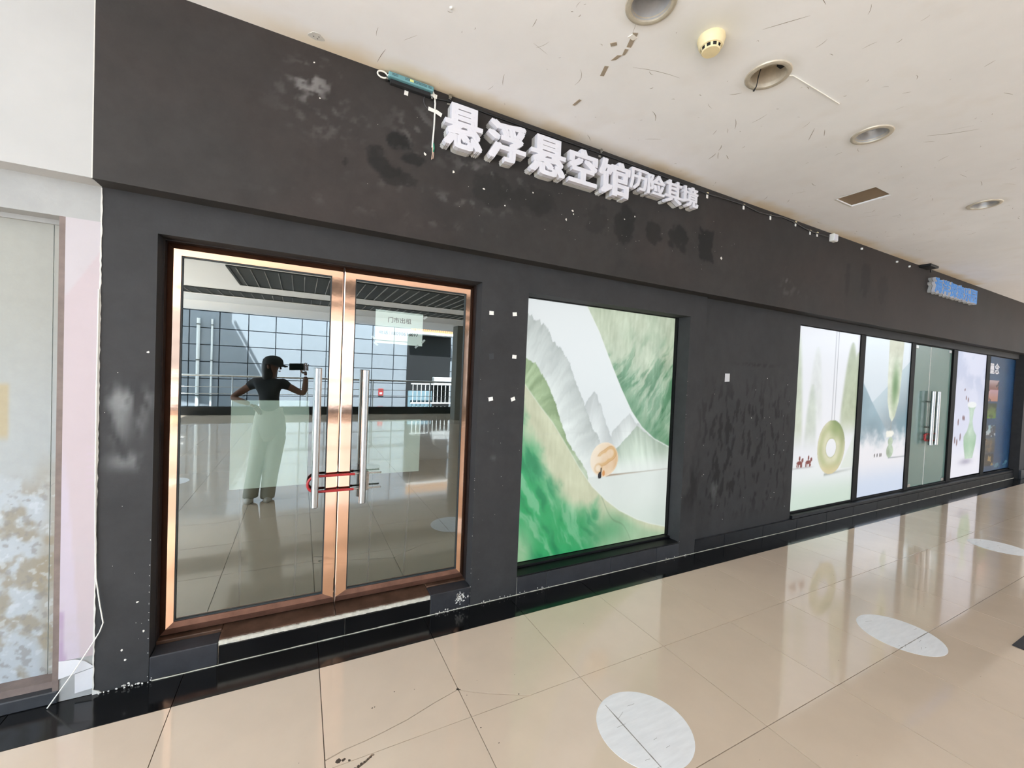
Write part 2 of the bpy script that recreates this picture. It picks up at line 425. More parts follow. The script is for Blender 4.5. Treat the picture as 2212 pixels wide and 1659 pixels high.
# ---- floor: bed + tiles + black border
fl = MB()
c0, c1 = -3, 22; xa, xb = TX0 + c0 * JP, TX0 + (c1 + 1) * JP; ya = OUT_Y - 10 * JP
fl.box(xa, xb, ya, 2.85, -0.06, -0.010)
floor = struct(fl.build('floor', MAT['grout'], origin=(0, 0, 0)), 'beige polished tile floor of the arcade')
def far_floor_mat():
    m, nt, b = new_mat('far_tile_floor')
    tc = nt.nodes.new('ShaderNodeTexCoord'); mp = nt.nodes.new('ShaderNodeMapping'); mp.inputs['Location'].default_value = (-TX0, -OUT_Y, 0)
    br = nt.nodes.new('ShaderNodeTexBrick'); br.offset = 0; br.inputs['Scale'].default_value = 1; br.inputs['Brick Width'].default_value = 0.6; br.inputs['Row Height'].default_value = 0.6
    br.inputs['Mortar Size'].default_value = 0.002; c = lin((218, 198, 177))
    br.inputs['Color1'].default_value = (*c, 1); br.inputs['Color2'].default_value = (*[v * 0.96 for v in c], 1); br.inputs['Mortar'].default_value = (*lin((96, 82, 70)), 1)
    nt.links.new(tc.outputs['Object'], mp.inputs[0]); nt.links.new(mp.outputs[0], br.inputs['Vector']); nt.links.new(br.outputs['Color'], b.inputs['Base Color'])
    b.inputs['Roughness'].default_value = 0.09; b.inputs['Coat Weight'].default_value = 0.5; b.inputs['Coat Roughness'].default_value = 0.03
    return m
ff = MB()
ff.box(-6.6, xa - 0.002, -9.4, 2.85, -0.06, 0.0); ff.box(xb + 0.002, 16.5, -9.4, 2.85, -0.06, 0.0); ff.box(xa, xb, -9.4, ya - 0.002, -0.06, 0.0)
struct(ff.build('floor_far', far_floor_mat(), origin=(0, 0, 0)), 'far stretch of the beige tile floor')
g = 0.0016
def tile_mesh(name, w, d, mat):
    mb = MB(); hw, hd = w / 2 - g, d / 2 - g; c = 0.0003
    mb.add([(-hw, -hd, -0.010), (hw, -hd, -0.010), (hw, hd, -0.010), (-hw, hd, -0.010), (-hw, -hd, -c), (hw, -hd, -c), (hw, hd, -c), (-hw, hd, -c),
            (-hw + c, -hd + c, 0), (hw - c, -hd + c, 0), (hw - c, hd - c, 0), (-hw + c, hd - c, 0)],
           [(0, 1, 5, 4), (1, 2, 6, 5), (2, 3, 7, 6), (3, 0, 4, 7), (4, 5, 9, 8), (5, 6, 10, 9), (6, 7, 11, 10), (7, 4, 8, 11), (8, 9, 10, 11)])
    return mb.mesh(name, mat)
me_tile = tile_mesh('floor_tile', JP, JP, MAT['tile']); me_bord = tile_mesh('border_tile', JP, WY - OUT_Y, MAT['border'])
# cracked tiles are built from their broken pieces: (column,row) -> list of polygons in world x,y
def inset_piece(poly, d=0.0013):
    cx = sum(p[0] for p in poly) / len(poly); cy = sum(p[1] for p in poly) / len(poly)
    return [(p[0] + (cx - p[0]) * d * 2.2 / max(0.05, math.hypot(cx - p[0], cy - p[1])), p[1] + (cy - p[1]) * d * 2.2 / max(0.05, math.hypot(cx - p[0], cy - p[1]))) for p in poly]
X1, X2, X3 = TX0 + JP, TX0 + 2 * JP, TX0 + 3 * JP; R1 = OUT_Y - JP; R2 = OUT_Y - 2 * JP
crkA = [(X2, 1.848), (0.60, 1.818), (0.46, 1.775), (0.36, 1.755), (0.28, 1.742), (0.20, 1.735), (X1, 1.717)]
crkB = [(X2, 1.842), (0.79, 1.800), (0.87, 1.752), (0.95, 1.712), (1.02, R1)]
cracked = {
    (1, 0): [[(X1, OUT_Y), (X2, OUT_Y)] + crkA, crkA[::-1] + [(X2, R1), (X1, R1)][0:0] + [(X2, R1)][0:0]],
}
cracked[(1, 0)] = [[(X1 + g, OUT_Y - g)] + [(X1 + g, crkA[-1][1])] + [(p[0], p[1]) for p in crkA[::-1][1:-1]] + [(X2 - g, crkA[0][1]), (X2 - g, OUT_Y - g)],
                   [(X1 + g, R1 + g), (X2 - g, R1 + g), (X2 - g, crkA[0][1] - 0.004)] + [(p[0], p[1] - 0.0045) for p in crkA[1:-1]] + [(X1 + g, crkA[-1][1] - 0.006)]]
cracked[(2, 0)] = [[(X2 + g, OUT_Y - g), (X2 + g, crkB[0][1])] + crkB[1:-1] + [(crkB[-1][0] + 0.002, R1 + g), (X3 - g, R1 + g), (X3 - g, OUT_Y - g)],
                   [(X2 + g, crkB[0][1] - 0.003)] + [(X2 + g, R1 + g), (crkB[-1][0] - 0.006, R1 + g)] + [(p[0] - 0.003, p[1] - 0.0045) for p in crkB[1:-1][::-1]]]
chip = [(0.305, R1), (0.292, 1.655), (0.268, 1.640), (0.245, 1.630), (0.225, 1.612), (0.20, 1.600), (X1, 1.588)]
cracked[(1, 1)] = [[(X2 - g, R1 - g), (0.305, R1 - g)] + chip[1:-1] + [(X1 + g, chip[-1][1]), (X1 + g, R2 + g), (X2 - g, R2 + g)],
                   [(X1 + g, R1 - g), (X1 + g, 1.597)] + [(p[0] - 0.006, p[1] + 0.008) for p in chip[1:-1][::-1]] + [(0.292, R1 - g)]]
for ci in range(c0, c1 + 1):
    cx = TX0 + (ci + 0.5) * JP
    place(me_bord, 'border_tile', (cx, (WY + OUT_Y) / 2, 0), floor, (random.uniform(-4e-4, 4e-4), random.uniform(-4e-4, 4e-4), 0))
    for ri in range(10):
        cy = OUT_Y - (ri + 0.5) * JP
        if (ci, ri) in cracked:
            for poly in cracked[(ci, ri)]:
                a = sum(poly[i][0] * poly[(i + 1) % len(poly)][1] - poly[(i + 1) % len(poly)][0] * poly[i][1] for i in range(len(poly)))
                if a < 0: poly = poly[::-1]
                p = MB().prism(poly, 'z', 0.0, -0.010).build('floor_tile', MAT['tile'], floor)
                p['label'] = 'broken piece of a cracked beige tile'
            continue
        place(me_tile, 'floor_tile', (cx, cy, 0), floor, (random.uniform(-5e-4, 5e-4), random.uniform(-5e-4, 5e-4), 0))

sp_ = MB()
def speck(x, y, r, n=6, z=0.0003):
    sp_.prism([(x + r * random.uniform(0.5, 1.3) * math.cos(2 * math.pi * k / n), y + r * random.uniform(0.5, 1.3) * math.sin(2 * math.pi * k / n)) for k in range(n)], 'z', z, 0.0)
for _ in range(60): speck(random.uniform(-0.2, 4.5), random.uniform(0.5, 2.2), random.uniform(0.0008, 0.0028))
for (x, y, r) in ((0.724, 1.846, 0.007), (0.730, 1.842, 0.005), (0.718, 1.850, 0.004), (0.21, 1.675, 0.006), (0.17, 1.690, 0.012), (0.19, 1.688, 0.008), (0.33, 1.90, 0.004), (0.34, 1.902, 0.003), (0.98, 1.700, 0.004), (0.74, 1.60, 0.004), (0.78, 1.50, 0.003)): speck(x, y, r)
for k in range(14): t_ = k / 13; speck(0.300 - 0.16 * t_, 1.660 - 0.062 * t_, 0.0035 + 0.003 * math.sin(t_ * 3.1))
tag(sp_.build('dirt_specks', MAT['crack'], floor), 'dark dirt specks and chips on the tiles', kind='stuff')

# ---- black front wall
BK = np.array(lin((57, 57, 58)))
def wall_paint(X, Z):
    n = fbm(X * 3, Z * 3, 3); s = 0.9 + 0.25 * n
    col = np.ones(X.shape + (3,)) * BK * s[..., None]
    d = np.zeros_like(X); w = np.zeros_like(X)
    # dark wet-looking streaks right of the first window
    st = fbm(X * 26, Z * 9, 21, 4); zone = sst(3.0, 3.5, X) * sst(4.75, 4.45, X) * sst(0.15, 0.45, Z) * sst(1.75, 1.25, Z)
    d += sst(0.54, 0.66, st) * zone
    zone2 = sst(2.98, 3.05, X) * sst(3.25, 3.15, X)
    d += zone2 * np.exp(-((Z - 0.62) / 0.22) ** 2) * sst(0.35, 0.6, fbm(X * 14, Z * 5, 5)) * 1.1
    d += 0.8 * np.exp(-(((X - 4.05) / 0.28) ** 2 + ((Z - 1.74) / 0.018) ** 2)) * sst(0.4, 0.55, fbm(X * 30, Z * 30, 8))
    # chalk smears on the narrow pier left of the door and the pier right of it
    sm = fbm(X * 30 + Z * 6, Z * 9, 31, 3)
    for cx, cz, rx, rz, k in ((-0.72, 1.36, 0.09, 0.05, 0.9), (-0.735, 1.27, 0.035, 0.10, 0.7), (-0.66, 1.30, 0.02, 0.09, 0.6), (-0.70, 1.07, 0.07, 0.035, 0.8), (1.19, 1.10, 0.035, 0.02, 0.5), (1.17, 0.98, 0.03, 0.015, 0.25), (3.49, 0.55, 0.05, 0.09, 0.35)):
        w += k * np.exp(-(((X - cx) / rx) ** 2 + ((Z - cz) / rz) ** 2)) * sst(0.35, 0.7, sm)
    d = np.clip(d, 0, 1); w = np.clip(w, 0, 1)
    col = over(col, np.array([0.012, 0.011, 0.011]), d * 0.75); col = over(col, np.array([0.30, 0.31, 0.31]), w * 0.6)
    return col
P = []
st = 0.014
for (x0, x1, z0, z1, y) in ((-0.81, -0.613, 0.0, FZ, WY), (1.038, 1.386, 0.0, FZ, WY), (3.005, 3.21, 0.0, FZ, WY), (3.21, 4.738, 0.0, FZ, 2.53)):
    P.append(grid_mesh('w', x0, x1, z0, z1, st, ('y', y), wall_paint, None))
for (x0, x1, z0, z1) in ((-0.613, 1.038, 2.138, FZ), (1.386, 3.005, 2.115, FZ), (4.738, 11.9, 2.215, FZ)):
    P.append(grid_mesh('w', x0, x1, z0, z1, 0.04, ('y', WY if x0 < 4 else 2.53), wall_paint, None))
E_ = MB()
for (x0, x1, z0, z1, y) in ((-0.81, -0.613, 0.0, FZ, WY), (1.038, 1.386, 0.0, FZ, WY), (3.005, 3.21, 0.0, FZ, WY), (3.21, 4.738, 0.0, FZ, 2.53),
                            (-0.613, 1.038, 2.138, FZ, WY), (1.386, 3.005, 2.115, FZ, WY), (4.738, 11.9, 2.215, FZ, 2.53)):
    E_.box(x0, x1, y, 2.80, z0, z1, skip='f')
E_.box(1.386, 3.005, 2.70, 2.80, 0.0, 2.115)      # backing behind the lightbox
E_.box(4.738, 11.9, 2.64, 2.80, 0.0, 2.215)       # backing behind the window row
E_.box(11.9, 12.28, 2.44, 2.80, 0.0, FZ)          # end pier
struct(attr_object('wall_front', P, MAT['wall_black'], extra=E_, default=tuple(BK)), 'black painted shopfront wall')

FBK = np.array(lin((57, 55, 54)))
def fascia_paint(X, Z):
    n = fbm(X * 2.2, Z * 2.2, 41); s = 0.86 + 0.30 * n
    tint = sst(0.35, 0.7, fbm(X * 0.9, Z * 1.3, 43))
    base = np.ones(X.shape + (3,)) * FBK * s[..., None]
    base = base * (1 + tint[..., None] * np.array([0.10, 0.0, -0.03]))
    d = np.zeros_like(X); w = np.zeros_like(X)
    rg = fbm(X * 18, Z * 18, 47, 4)
    for cx, cz, rx, rz, k in ((0.46, 2.82, 0.06, 0.055, 1.0), (0.53, 2.75, 0.065, 0.035, 0.9), (0.33, 2.72, 0.05, 0.05, 0.8), (0.37, 2.67, 0.09, 0.05, 0.9), (0.45, 2.62, 0.10, 0.04, 0.7), (0.18, 2.64, 0.018, 0.03, 0.8),
                              (1.03, 2.70, 0.12, 0.10, 0.55), (1.36, 2.70, 0.14, 0.09, 0.5), (1.20, 2.66, 0.05, 0.05, 0.4), (1.86, 2.68, 0.10, 0.11, 0.45), (2.13, 2.71, 0.10, 0.13, 0.8), (2.10, 2.66, 0.08, 0.06, 0.6),
                              (2.41, 2.70, 0.09, 0.085, 0.8), (2.69, 2.70, 0.11, 0.10, 0.85), (3.03, 2.71, 0.085, 0.125, 1.0), (5.35, 2.76, 0.05, 0.16, 0.45), (5.74, 2.80, 0.10, 0.18, 0.45), (6.15, 2.75, 0.12, 0.16, 0.3)):
        q = ((X - cx) / rx) ** 2 + ((Z - cz) / rz) ** 2
        if k >= 0.95 and cx > 3: q = np.maximum(np.abs((X - cx) / rx), np.abs((Z - cz) / rz)) ** 3
        d = np.maximum(d, k * sst(1.35, 0.75, q + (rg - 0.5) * 2.4))
    ch = fbm(X * 22 + Z * 9, Z * 22 - X * 5, 53, 4)
    for cx, cz, rx, rz, k in ((-0.01, 2.97, 0.10, 0.07, 0.6), (0.05, 3.04, 0.10, 0.09, 0.3), (0.10, 2.83, 0.2, 0.1, 0.2), (0.55, 2.94, 0.12, 0.12, 0.25), (1.0, 2.80, 0.25, 0.05, 0.3), (0.75, 2.58, 0.5, 0.03, 0.18), (4.22, 2.56, 0.06, 0.12, 0.35), (0.5, 2.42, 0.6, 0.03, 0.12), (4.4, 2.5, 0.3, 0.05, 0.1)):
        w += k * np.exp(-(((X - cx) / rx) ** 2 + ((Z - cz) / rz) ** 2)) * sst(0.52, 0.72, ch)
    col = over(base, np.array([0.014, 0.014, 0.014]), np.clip(d, 0, 1) * 0.8)
    return over(col, np.array([0.26, 0.25, 0.245]), np.clip(w, 0, 1))
Pf = [grid_mesh('f', -0.81, 4.0, FZ, CEIL, 0.011, ('y', FY), fascia_paint, None), grid_mesh('f', 4.0, 13.0, FZ, CEIL, 0.03, ('y', FY), fascia_paint, None)]
Ef = MB().box(-0.81, 13.0, FY, 2.80, FZ, CEIL + 0.1, skip='f')
fascia = struct(attr_object('wall_fascia', Pf, MAT['wall_black'], extra=Ef, default=tuple(FBK)), 'black fascia band above the shopfront')
# white paint chips and flecks on the black paint: too many to count
chips = MB()
def fleck(x, z, y, r, n=6):
    pts = [(x + r * random.uniform(0.5, 1.2) * math.cos(2 * math.pi * k / n), z + r * random.uniform(0.5, 1.2) * math.sin(2 * math.pi * k / n)) for k in range(n)]
    chips.prism(pts, 'y', y, y - 0.0006)
for (x, z, r) in ((0.605, 2.80, 0.009), (0.78, 2.742, 0.008), (1.58, 2.93, 0.008), (3.23, 2.632, 0.013), (1.65, 2.70, 0.009), (1.66, 2.68, 0.006), (1.60, 2.63, 0.009), (0.98, 2.69, 0.008), (1.13, 2.62, 0.006), (1.33, 2.75, 0.006), (0.02, 3.1, 0.005), (0.05, 2.93, 0.004), (2.22, 2.78, 0.006), (2.12, 2.74, 0.006)):
    fleck(x, z, FY, r)
for _ in range(60): fleck(random.uniform(0.2, 3.4), random.uniform(2.5, 3.05), FY, random.uniform(0.0008, 0.0018))
for _ in range(16): fleck(random.uniform(1.05, 1.37), random.uniform(0.05, 2.0), WY, random.uniform(0.0008, 0.0018))
for _ in range(8): fleck(random.uniform(-0.80, -0.62), random.uniform(0.05, 1.7), WY, random.uniform(0.0008, 0.002))
for _ in range(24): fleck(random.uniform(3.25, 4.65), random.uniform(0.2, 1.7), 2.53, random.uniform(0.002, 0.005))
for _ in range(60):
    xx, rr = random.choice(((1.040, 0.9), (-0.615, 0.7), (3.005, 1.6), (1.0, 0.12), (2.99, 0.15))); fleck(xx - 0.003 if 1.2 > xx > 0 else xx - 0.002 if xx < 0 else xx + 0.004, random.uniform(0.02, rr), WY, random.uniform(0.001, 0.0028))
for _ in range(70):
    fleck(random.choice((random.uniform(1.04, 1.7), random.uniform(-0.8, -0.6), random.uniform(2.8, 3.3), random.uniform(0.8, 1.04))), random.uniform(0.0, 0.02), WY - 0.011, random.uniform(0.002, 0.006))
for (x, z) in ((-0.713, 0.178), (-0.66, 0.397), (-0.70, 0.13), (-0.635, 0.25), (-0.64, 1.58)): fleck(x, z, WY, 0.006)
c_ = chips.build('paint_flecks', MAT['scuff_wall'], fascia); tag(c_, 'white paint flecks on the black wall', kind='stuff')

gl_ = MB(); xs_ = np.arange(-0.6, 11.9, 0.05)
for a in xs_: gl_.box(a, a + 0.05, WY - 0.006 - random.uniform(0, 0.0015), WY - 0.0042, 0.0002, 0.003 + random.uniform(0, 0.002))
struct(gl_.build('trim_7', MAT['mortar']), 'pale grout line where the wall meets the floor')

# ---- neighbouring unit on the left
wl = MB(); wl.box(-6.6, -0.81, FY, 2.80, FZ, CEIL + 0.1)
struct(wl.build('wall_left_fascia', MAT['white_wall'], origin=(-0.81, FY, FZ)), 'white painted fascia left of the black shopfront')
wl = MB(); wl.box(-6.6, -0.81, WY, 2.80, 2.15, FZ); wl.box(-0.925, -0.81, WY + 0.004, 2.80, 0.0, 2.15); wl.box(-6.6, -2.3, WY, 2.80, 0, 2.15)
struct(wl.build('wall_left', MAT['grey_cement'], origin=(-0.81, WY, 0)), 'grey rendered lintel and pier of the neighbouring unit')
def pink_paint(X, Z):
    col = np.ones(X.shape + (3,)) * C(182, 170, 174)
    e = -0.915 + (Z - 0.3) * 0.05
    band = sst(0.004, -0.004, X - (-0.90 + 0.10 * sst(1.9, 1.2, Z) * 0 + 0.02 * np.sin(Z * 3)))
    lil = sst(0.0, 0.01, (1.75 - Z) * 0.0 + (X + 0.895 + (Z - 0.75) * 0.06)); lil = (1 - lil) * sst(1.2, 0.9, Z)
    col = over(col, C(184, 175, 187), lil * 0.9)
    up = sst(-0.006, 0.006, (Z - 2.0) - (X + 0.81) * 1.9 - 0.02); col = over(col, C(182, 178, 182), up * 0.8)
    col = over(col, C(164, 146, 168), sst(0.42, 0.40, Z) * sst(0.002, -0.002, X + 0.925 - 0.022 + (Z - 0.18) * 0.05))
    for k in range(7):
        zz = 0.96 + k * 0.03; col = over(col, C(184, 170, 178), sst(0.007, 0.004, np.abs(Z - zz)) * sst(0.013, 0.010, np.abs(X + 0.832)) * 0.8)
    n = fbm(X * 14, Z * 9, 61); col = over(col, C(178, 170, 174), sst(0.62, 0.75, n) * 0.35)
    return lin_a(col)
pk = thing('printed_pink_sheet', 'faded pink printed sheet with torn bottom pasted on the narrow pier', 'poster', (-0.867, WY, 0.10))
attr_object('pink_sheet', [grid_mesh('p', -0.925, -0.812, 0.184, 2.15, 0.01, ('y', WY - 0.0005), pink_paint, None)], MAT['pink'], pk, extra=MB().box(-0.925, -0.812, WY - 0.0005, WY + 0.0035, 0.184, 2.15, skip='f'), default=lin((190, 177, 181)))
MB().prism([(-0.925, 0.105), (-0.812, 0.128), (-0.812, 0.135), (-0.84, 0.165), (-0.87, 0.18), (-0.925, 0.186)], 'y', WY - 0.0015, WY + 0.003).build('torn_white_strip', MAT['white_paper'], pk)
MB().prism([(-0.871, 0.024), (-0.81, 0.030), (-0.81, 0.126), (-0.872, 0.112)], 'y', WY - 0.001, WY + 0.003).build('white_patch', MAT['white_paper'], pk)
cb = MB()
zs = np.arange(0.0, 2.305, 0.02); cb.prism([(-0.812 + random.uniform(-0.0015, 0.001), z) for z in zs] + [(-0.8065 + random.uniform(-0.002, 0.002), z) for z in zs[::-1]], 'y', WY - 0.003, WY)
cb.box(-0.812, -0.808, FY - 0.0005, FY + 0.02, FZ, CEIL)
cb.prism([(-0.812, 0.0), (-0.78, 0.0), (-0.79, 0.012), (-0.806, 0.02), (-0.812, 0.03)], 'y', WY - 0.004, WY)
struct(cb.build('trim_1', MAT['caulk'], origin=(-0.81, WY, 0)), 'ragged white filler line between pink pier and black wall')
# steel door of the neighbour
def steel_paint(X, Z):
    col = np.ones(X.shape + (3,)) * C(158, 162, 162); col = over(col, C(152, 152, 145), sst(1.1, 1.9, Z) * 0.9)
    n = fbm(X * 16, Z * 13, 71, 5); m = fbm(X * 6, Z * 5, 75, 3)
    low = sst(1.18, 0.82, Z + (m - 0.5) * 0.5)
    col = over(col, C(168, 176, 184), low * 0.7)
    rust = sst(0.50, 0.60, n * 0.5 + m * 0.5) * low
    col = over(col, C(138, 130, 114), rust * 0.8)
    edge_ = sst(-1.05, -1.0, X + (m - 0.5) * 0.08) * sst(1.15, 0.9, Z); col = over(col, C(146, 136, 116), edge_ * 0.55)
    d2 = fbm(X * 40, Z * 34, 83, 3); col = over(col, C(128, 126, 122), sst(0.62, 0.70, d2) * low * 0.55); col = over(col, C(186, 192, 198), sst(0.36, 0.28, d2) * low * 0.5)
    col = over(col, C(168, 146, 100), sst(-1.125, -1.14, X) * sst(1.43, 1.40, Z) * sst(1.15, 1.2, Z) * 0.55)
    return lin_a(np.clip(col, 0, 1))
sd = thing('door_1', 'weathered grey steel door beside the pink pier', None, (-1.6, 2.6, 0.0)); sd['kind'] = 'structure'
MAT['steel_door'] = attr_mat('weathered_steel_paint', 0.6, 0.3, 0.05, 20, bump=0.15)
attr_object('door_leaf', [grid_mesh('d', -2.2, -1.26, 0.085, 2.13, 0.03, ('y', 2.60), steel_paint, None), grid_mesh('d', -1.26, -1.0, 0.085, 2.13, 0.0045, ('y', 2.60), steel_paint, None)], MAT['steel_door'], sd, extra=MB().box(-2.2, -1.0, 2.60, 2.64, 0.085, 2.13, skip='f'), default=lin((190, 192, 188)))
attr_object('door_edge_strip', [grid_mesh('d', -0.995, -0.945, 0.085, 2.13, 0.005, ('y', 2.595), steel_paint, None)], MAT['steel_door'], sd, extra=MB().box(-0.995, -0.945, 2.595, 2.64, 0.085, 2.13, skip='f'), default=lin((190, 192, 188)))
MB().box(-2.3, -0.925, 2.585, 2.66, 2.13, 2.16).build('head_frame', MAT['grey_cement'], sd)
MAT['jamb_brown'] = simple('brown_rusty_jamb', (118, 104, 98), 0.7, var=0.2, scale=12)
MB().box(-0.945, -0.925, WY, 2.66, 0.05, 2.15).build('jamb', MAT['jamb_brown'], sd)
MB().box(-2.3, -0.93, 2.53, 2.66, 0.055, 0.085).build('threshold', MAT['jamb_brown'], sd)
MB().box(-2.3, -0.93, 2.66, 2.80, 0.0, 2.15).build('backing', MAT['grey_cement'], sd)
MAT['skirt_plain'] = simple('black_skirting_paint', (52, 54, 58), 0.45, var=0.25, scale=9, spec=0.4)
sk = MB().bbox(-2.3, -0.925, 2.495, 2.66, 0.0, 0.055, 0.004); sk2 = struct(sk.build('baseboard_left', MAT['skirt_plain']), 'black skirting below the steel door')
cord = MB().tube([(-0.8125, 2.493, 1.85), (-0.814, 2.493, 1.4), (-0.8125, 2.493, 1.0), (-0.810, 2.493, 0.775), (-0.803, 2.488, 0.545), (-0.787, 2.484, 0.42), (-0.774, 2.482, 0.335), (-0.786, 2.484, 0.295), (-0.802, 2.488, 0.262), (-0.871, 2.484, 0.132), (-0.948, 2.470, 0.004)], 0.0026, 6).build('thin_cord', MAT['cable_white'], smooth=True)
tag(cord, 'thin white cord hanging down the edge of the pink pier', 'cord')

# ---- skirting and sills of the black shopfront
def skirt(name, joints, y0, y1, z1, mat, parent_label, core='mortar'):
    base = MB().box(joints[0], joints[-1], y0 + 0.006, y1, 0.0, z1 - 0.004)
    root = struct(base.build(name, MAT[core]), parent_label)
    for a, b in zip(joints[:-1], joints[1:]):
        MB().bbox(a + 0.0015, b - 0.0015, y0, y0 + 0.006 - 1e-4, 0.002, z1, 0.0015).build('skirting_tile', mat, root)
    return root
skirt('baseboard_window', [1.388, 1.633, 2.232, 2.734, 3.003], WY - 0.004, 2.69, 0.122, MAT['base_tile'], 'painted black skirting tiles under the green landscape poster')
sill = MB(); sill.bbox(1.388, 3.003, WY, 2.64, 0.122, 0.131, 0.002); sill.bbox(1.388, 3.003, 2.60, 2.645, 0.131, 0.149, 0.003)
MAT['sill_black'] = simple('chipped_black_sill', (20, 20, 22), 0.45, var=0.35, scale=14, spec=0.2)
struct(sill.build('trim_2', MAT['sill_black']), 'glossy black sill under the green landscape poster')
skirt('baseboard_right', [3.212] + [3.62 + 0.6 * k for k in range(14)] + [11.88], WY - 0.002, 2.53 - 0.001, 0.112, MAT['base_dark'], 'painted black skirting tiles along the right part of the wall', 'base_tile')
sill = MB(); sill.bbox(4.740, 11.898, WY + 0.004, 2.60, 0.113, 0.150, 0.004)
struct(sill.build('trim_3', MAT['sill_black']), 'black sill under the row of windows')
sk = MB().bbox(11.9, 12.30, 2.41, 2.44, 0.0, 0.16, 0.004).bbox(12.285, 16.4, 2.30, 2.50, 0.0, 0.14, 0.01, m=1)
MAT['beige_step'] = simple('beige_step_stone', (206, 196, 178), 0.5, var=0.05)
struct(sk.build('baseboard_end', [MAT['base_tile'], MAT['beige_step']]), 'skirting and beige plinth at the far end')
wr = MB().box(12.285, 16.5, WY, 2.80, 0.14, CEIL); wr.box(12.29, 12.42, 2.40, 2.5, 0.14, 2.3)
struct(wr.build('wall_far_right', MAT['white_wall'], origin=(14, WY, 0)), 'pale wall beyond the end of the black shopfront')
MAT['end_wall'] = simple('end_wall_paint', (150, 146, 140), 0.7, var=0.05)
struct(MB().box(16.5, 16.7, -9.4, 2.8, -0.06, CEIL).build('wall_right', MAT['end_wall']), 'far end wall of the arcade')

# ---- ceiling with openings
LIGHTS = [(1.31, 1.38), (2.15, 1.38), (3.22, 1.36), (5.20, 1.36)]
GS = 0.02
def snap(v): return round(v / GS) * GS
PATCH = [(snap(x - 0.12), snap(x + 0.12), snap(y - 0.12), snap(y + 0.12), x, y, 0.092) for x, y in LIGHTS]
HATCH = (4.08, 4.36, 1.68, 1.96)
def ceil_paint(X, Y):
    col = np.ones(X.shape + (3,)) * C(243, 244, 246)
    n = fbm(X * 1.6, Y * 1.6, 91); col = col * (0.975 + 0.05 * n)[..., None]
    e = 2.40 - Y; s = sst(0.16, 0.0, e + (fbm(X * 9, Y * 9, 93) - 0.5) * 0.08)
    s = s * (0.35 + 0.65 * sst(0.3, 0.55, fbm(X * 2.5, Y * 0.5, 95))) * sst(-0.6, 0.3, X)
    col = over(col, C(216, 192, 150), s * 0.62)
    n2 = fbm(X * 5, Y * 5, 97, 5); col = over(col, C(226, 220, 212), sst(0.60, 0.80, n2) * 0.12)
    for (x0, x1, y0, y1, cx, cy, r) in PATCH: col = over(col, C(200, 196, 186), np.exp(-((np.hypot(X - cx, Y - cy) - 0.11) / 0.03) ** 2) * 0.3)
    col = over(col, C(206, 204, 186), np.exp(-((X - 1.66) ** 2 + (Y - 1.36) ** 2) / 0.02) * 0.45)
    return lin_a(col)
def in_hole(cx, cy):
    m = (cx > HATCH[0]) & (cx < HATCH[1]) & (cy > HATCH[2]) & (cy < HATCH[3])
    for p in PATCH: m |= (cx > p[0]) & (cx < p[1]) & (cy > p[2]) & (cy < p[3])
    return m
CX0, CX1, CY0, CY1 = -0.84, 9.0, 0.60, 2.40
Pc = [grid_mesh('c', CX0, CX1, CY0, CY1, GS, ('z', CEIL), ceil_paint, None, flip=True, skip=in_hole)]
for (x0, x1, y0, y1, cx, cy, r) in PATCH:
    n = 48; vs = []; hx, hy = (x1 - x0) / 2, (y1 - y0) / 2; mx, my = (x0 + x1) / 2, (y0 + y1) / 2
    for k in range(n):
        t = 2 * math.pi * (k + 0.0) / n; c, s = math.cos(t), math.sin(t); q = 1 / max(abs(c), abs(s))
        vs.append((mx + hx * c * q, my + hy * s * q, CEIL)); vs.append((cx + r * c, cy + r * s, CEIL))
    V = np.array(vs); F = [(2 * k, 2 * k + 1, (2 * k + 3) % (2 * n), (2 * k + 2) % (2 * n)) for k in range(n)]
    Pc.append((V, F, ceil_paint(V[:, 0][None], V[:, 1][None]).reshape(-1, 3)))
Ec = MB()
for (x0, x1, y0, y1) in ((-6.6, CX0, VOID_Y, 2.40), (CX1, 16.5, VOID_Y, 2.40), (CX0, CX1, VOID_Y, CY0), (VOID_L, VOID_R, -7.2, VOID_Y)):
    Ec.add([(x0, y0, CEIL), (x1, y0, CEIL), (x1, y1, CEIL), (x0, y1, CEIL)], [(0, 3, 2, 1)])
Ec.box(VOID_L, VOID_R, -9.4, -7.2, 3.03, CEIL + 0.14)            # lowered edge towards the atrium
Ec.box(VOID_L, VOID_R, -7.2, VOID_Y, CEIL + 0.10, CEIL + 0.14); Ec.box(-6.6, 16.5, VOID_Y, 2.8, CEIL + 0.10, CEIL + 0.14)
for (x0, x1, y0, y1) in ((VOID_L - 0.02, VOID_L, -9.4, VOID_Y), (VOID_R, VOID_R + 0.02, -9.4, VOID_Y), (-6.6, VOID_L, VOID_Y - 0.02, VOID_Y), (VOID_R, 16.5, VOID_Y - 0.02, VOID_Y)):
    Ec.box(x0, x1, y0, y1, CEIL - 0.01, CEIL + 0.14)
Ec.add([(HATCH[0], HATCH[2], CEIL), (HATCH[1], HATCH[2], CEIL), (HATCH[1], HATCH[3], CEIL), (HATCH[0], HATCH[3], CEIL), (HATCH[0], HATCH[2], CEIL + .012), (HATCH[1], HATCH[2], CEIL + .012), (HATCH[1], HATCH[3], CEIL + .012), (HATCH[0], HATCH[3], CEIL + .012)], [(0, 1, 5, 4), (1, 2, 6, 5), (2, 3, 7, 6), (3, 0, 4, 7)])
ceiling = struct(attr_object('ceiling', Pc, MAT['ceiling'], extra=Ec, default=lin((243, 244, 246))), 'white scuffed ceiling of the arcade')
hb = MB().box(HATCH[0] - 0.01, HATCH[1] + 0.01, HATCH[2] - 0.01, HATCH[3] + 0.01, CEIL + 0.012, CEIL + 0.02)
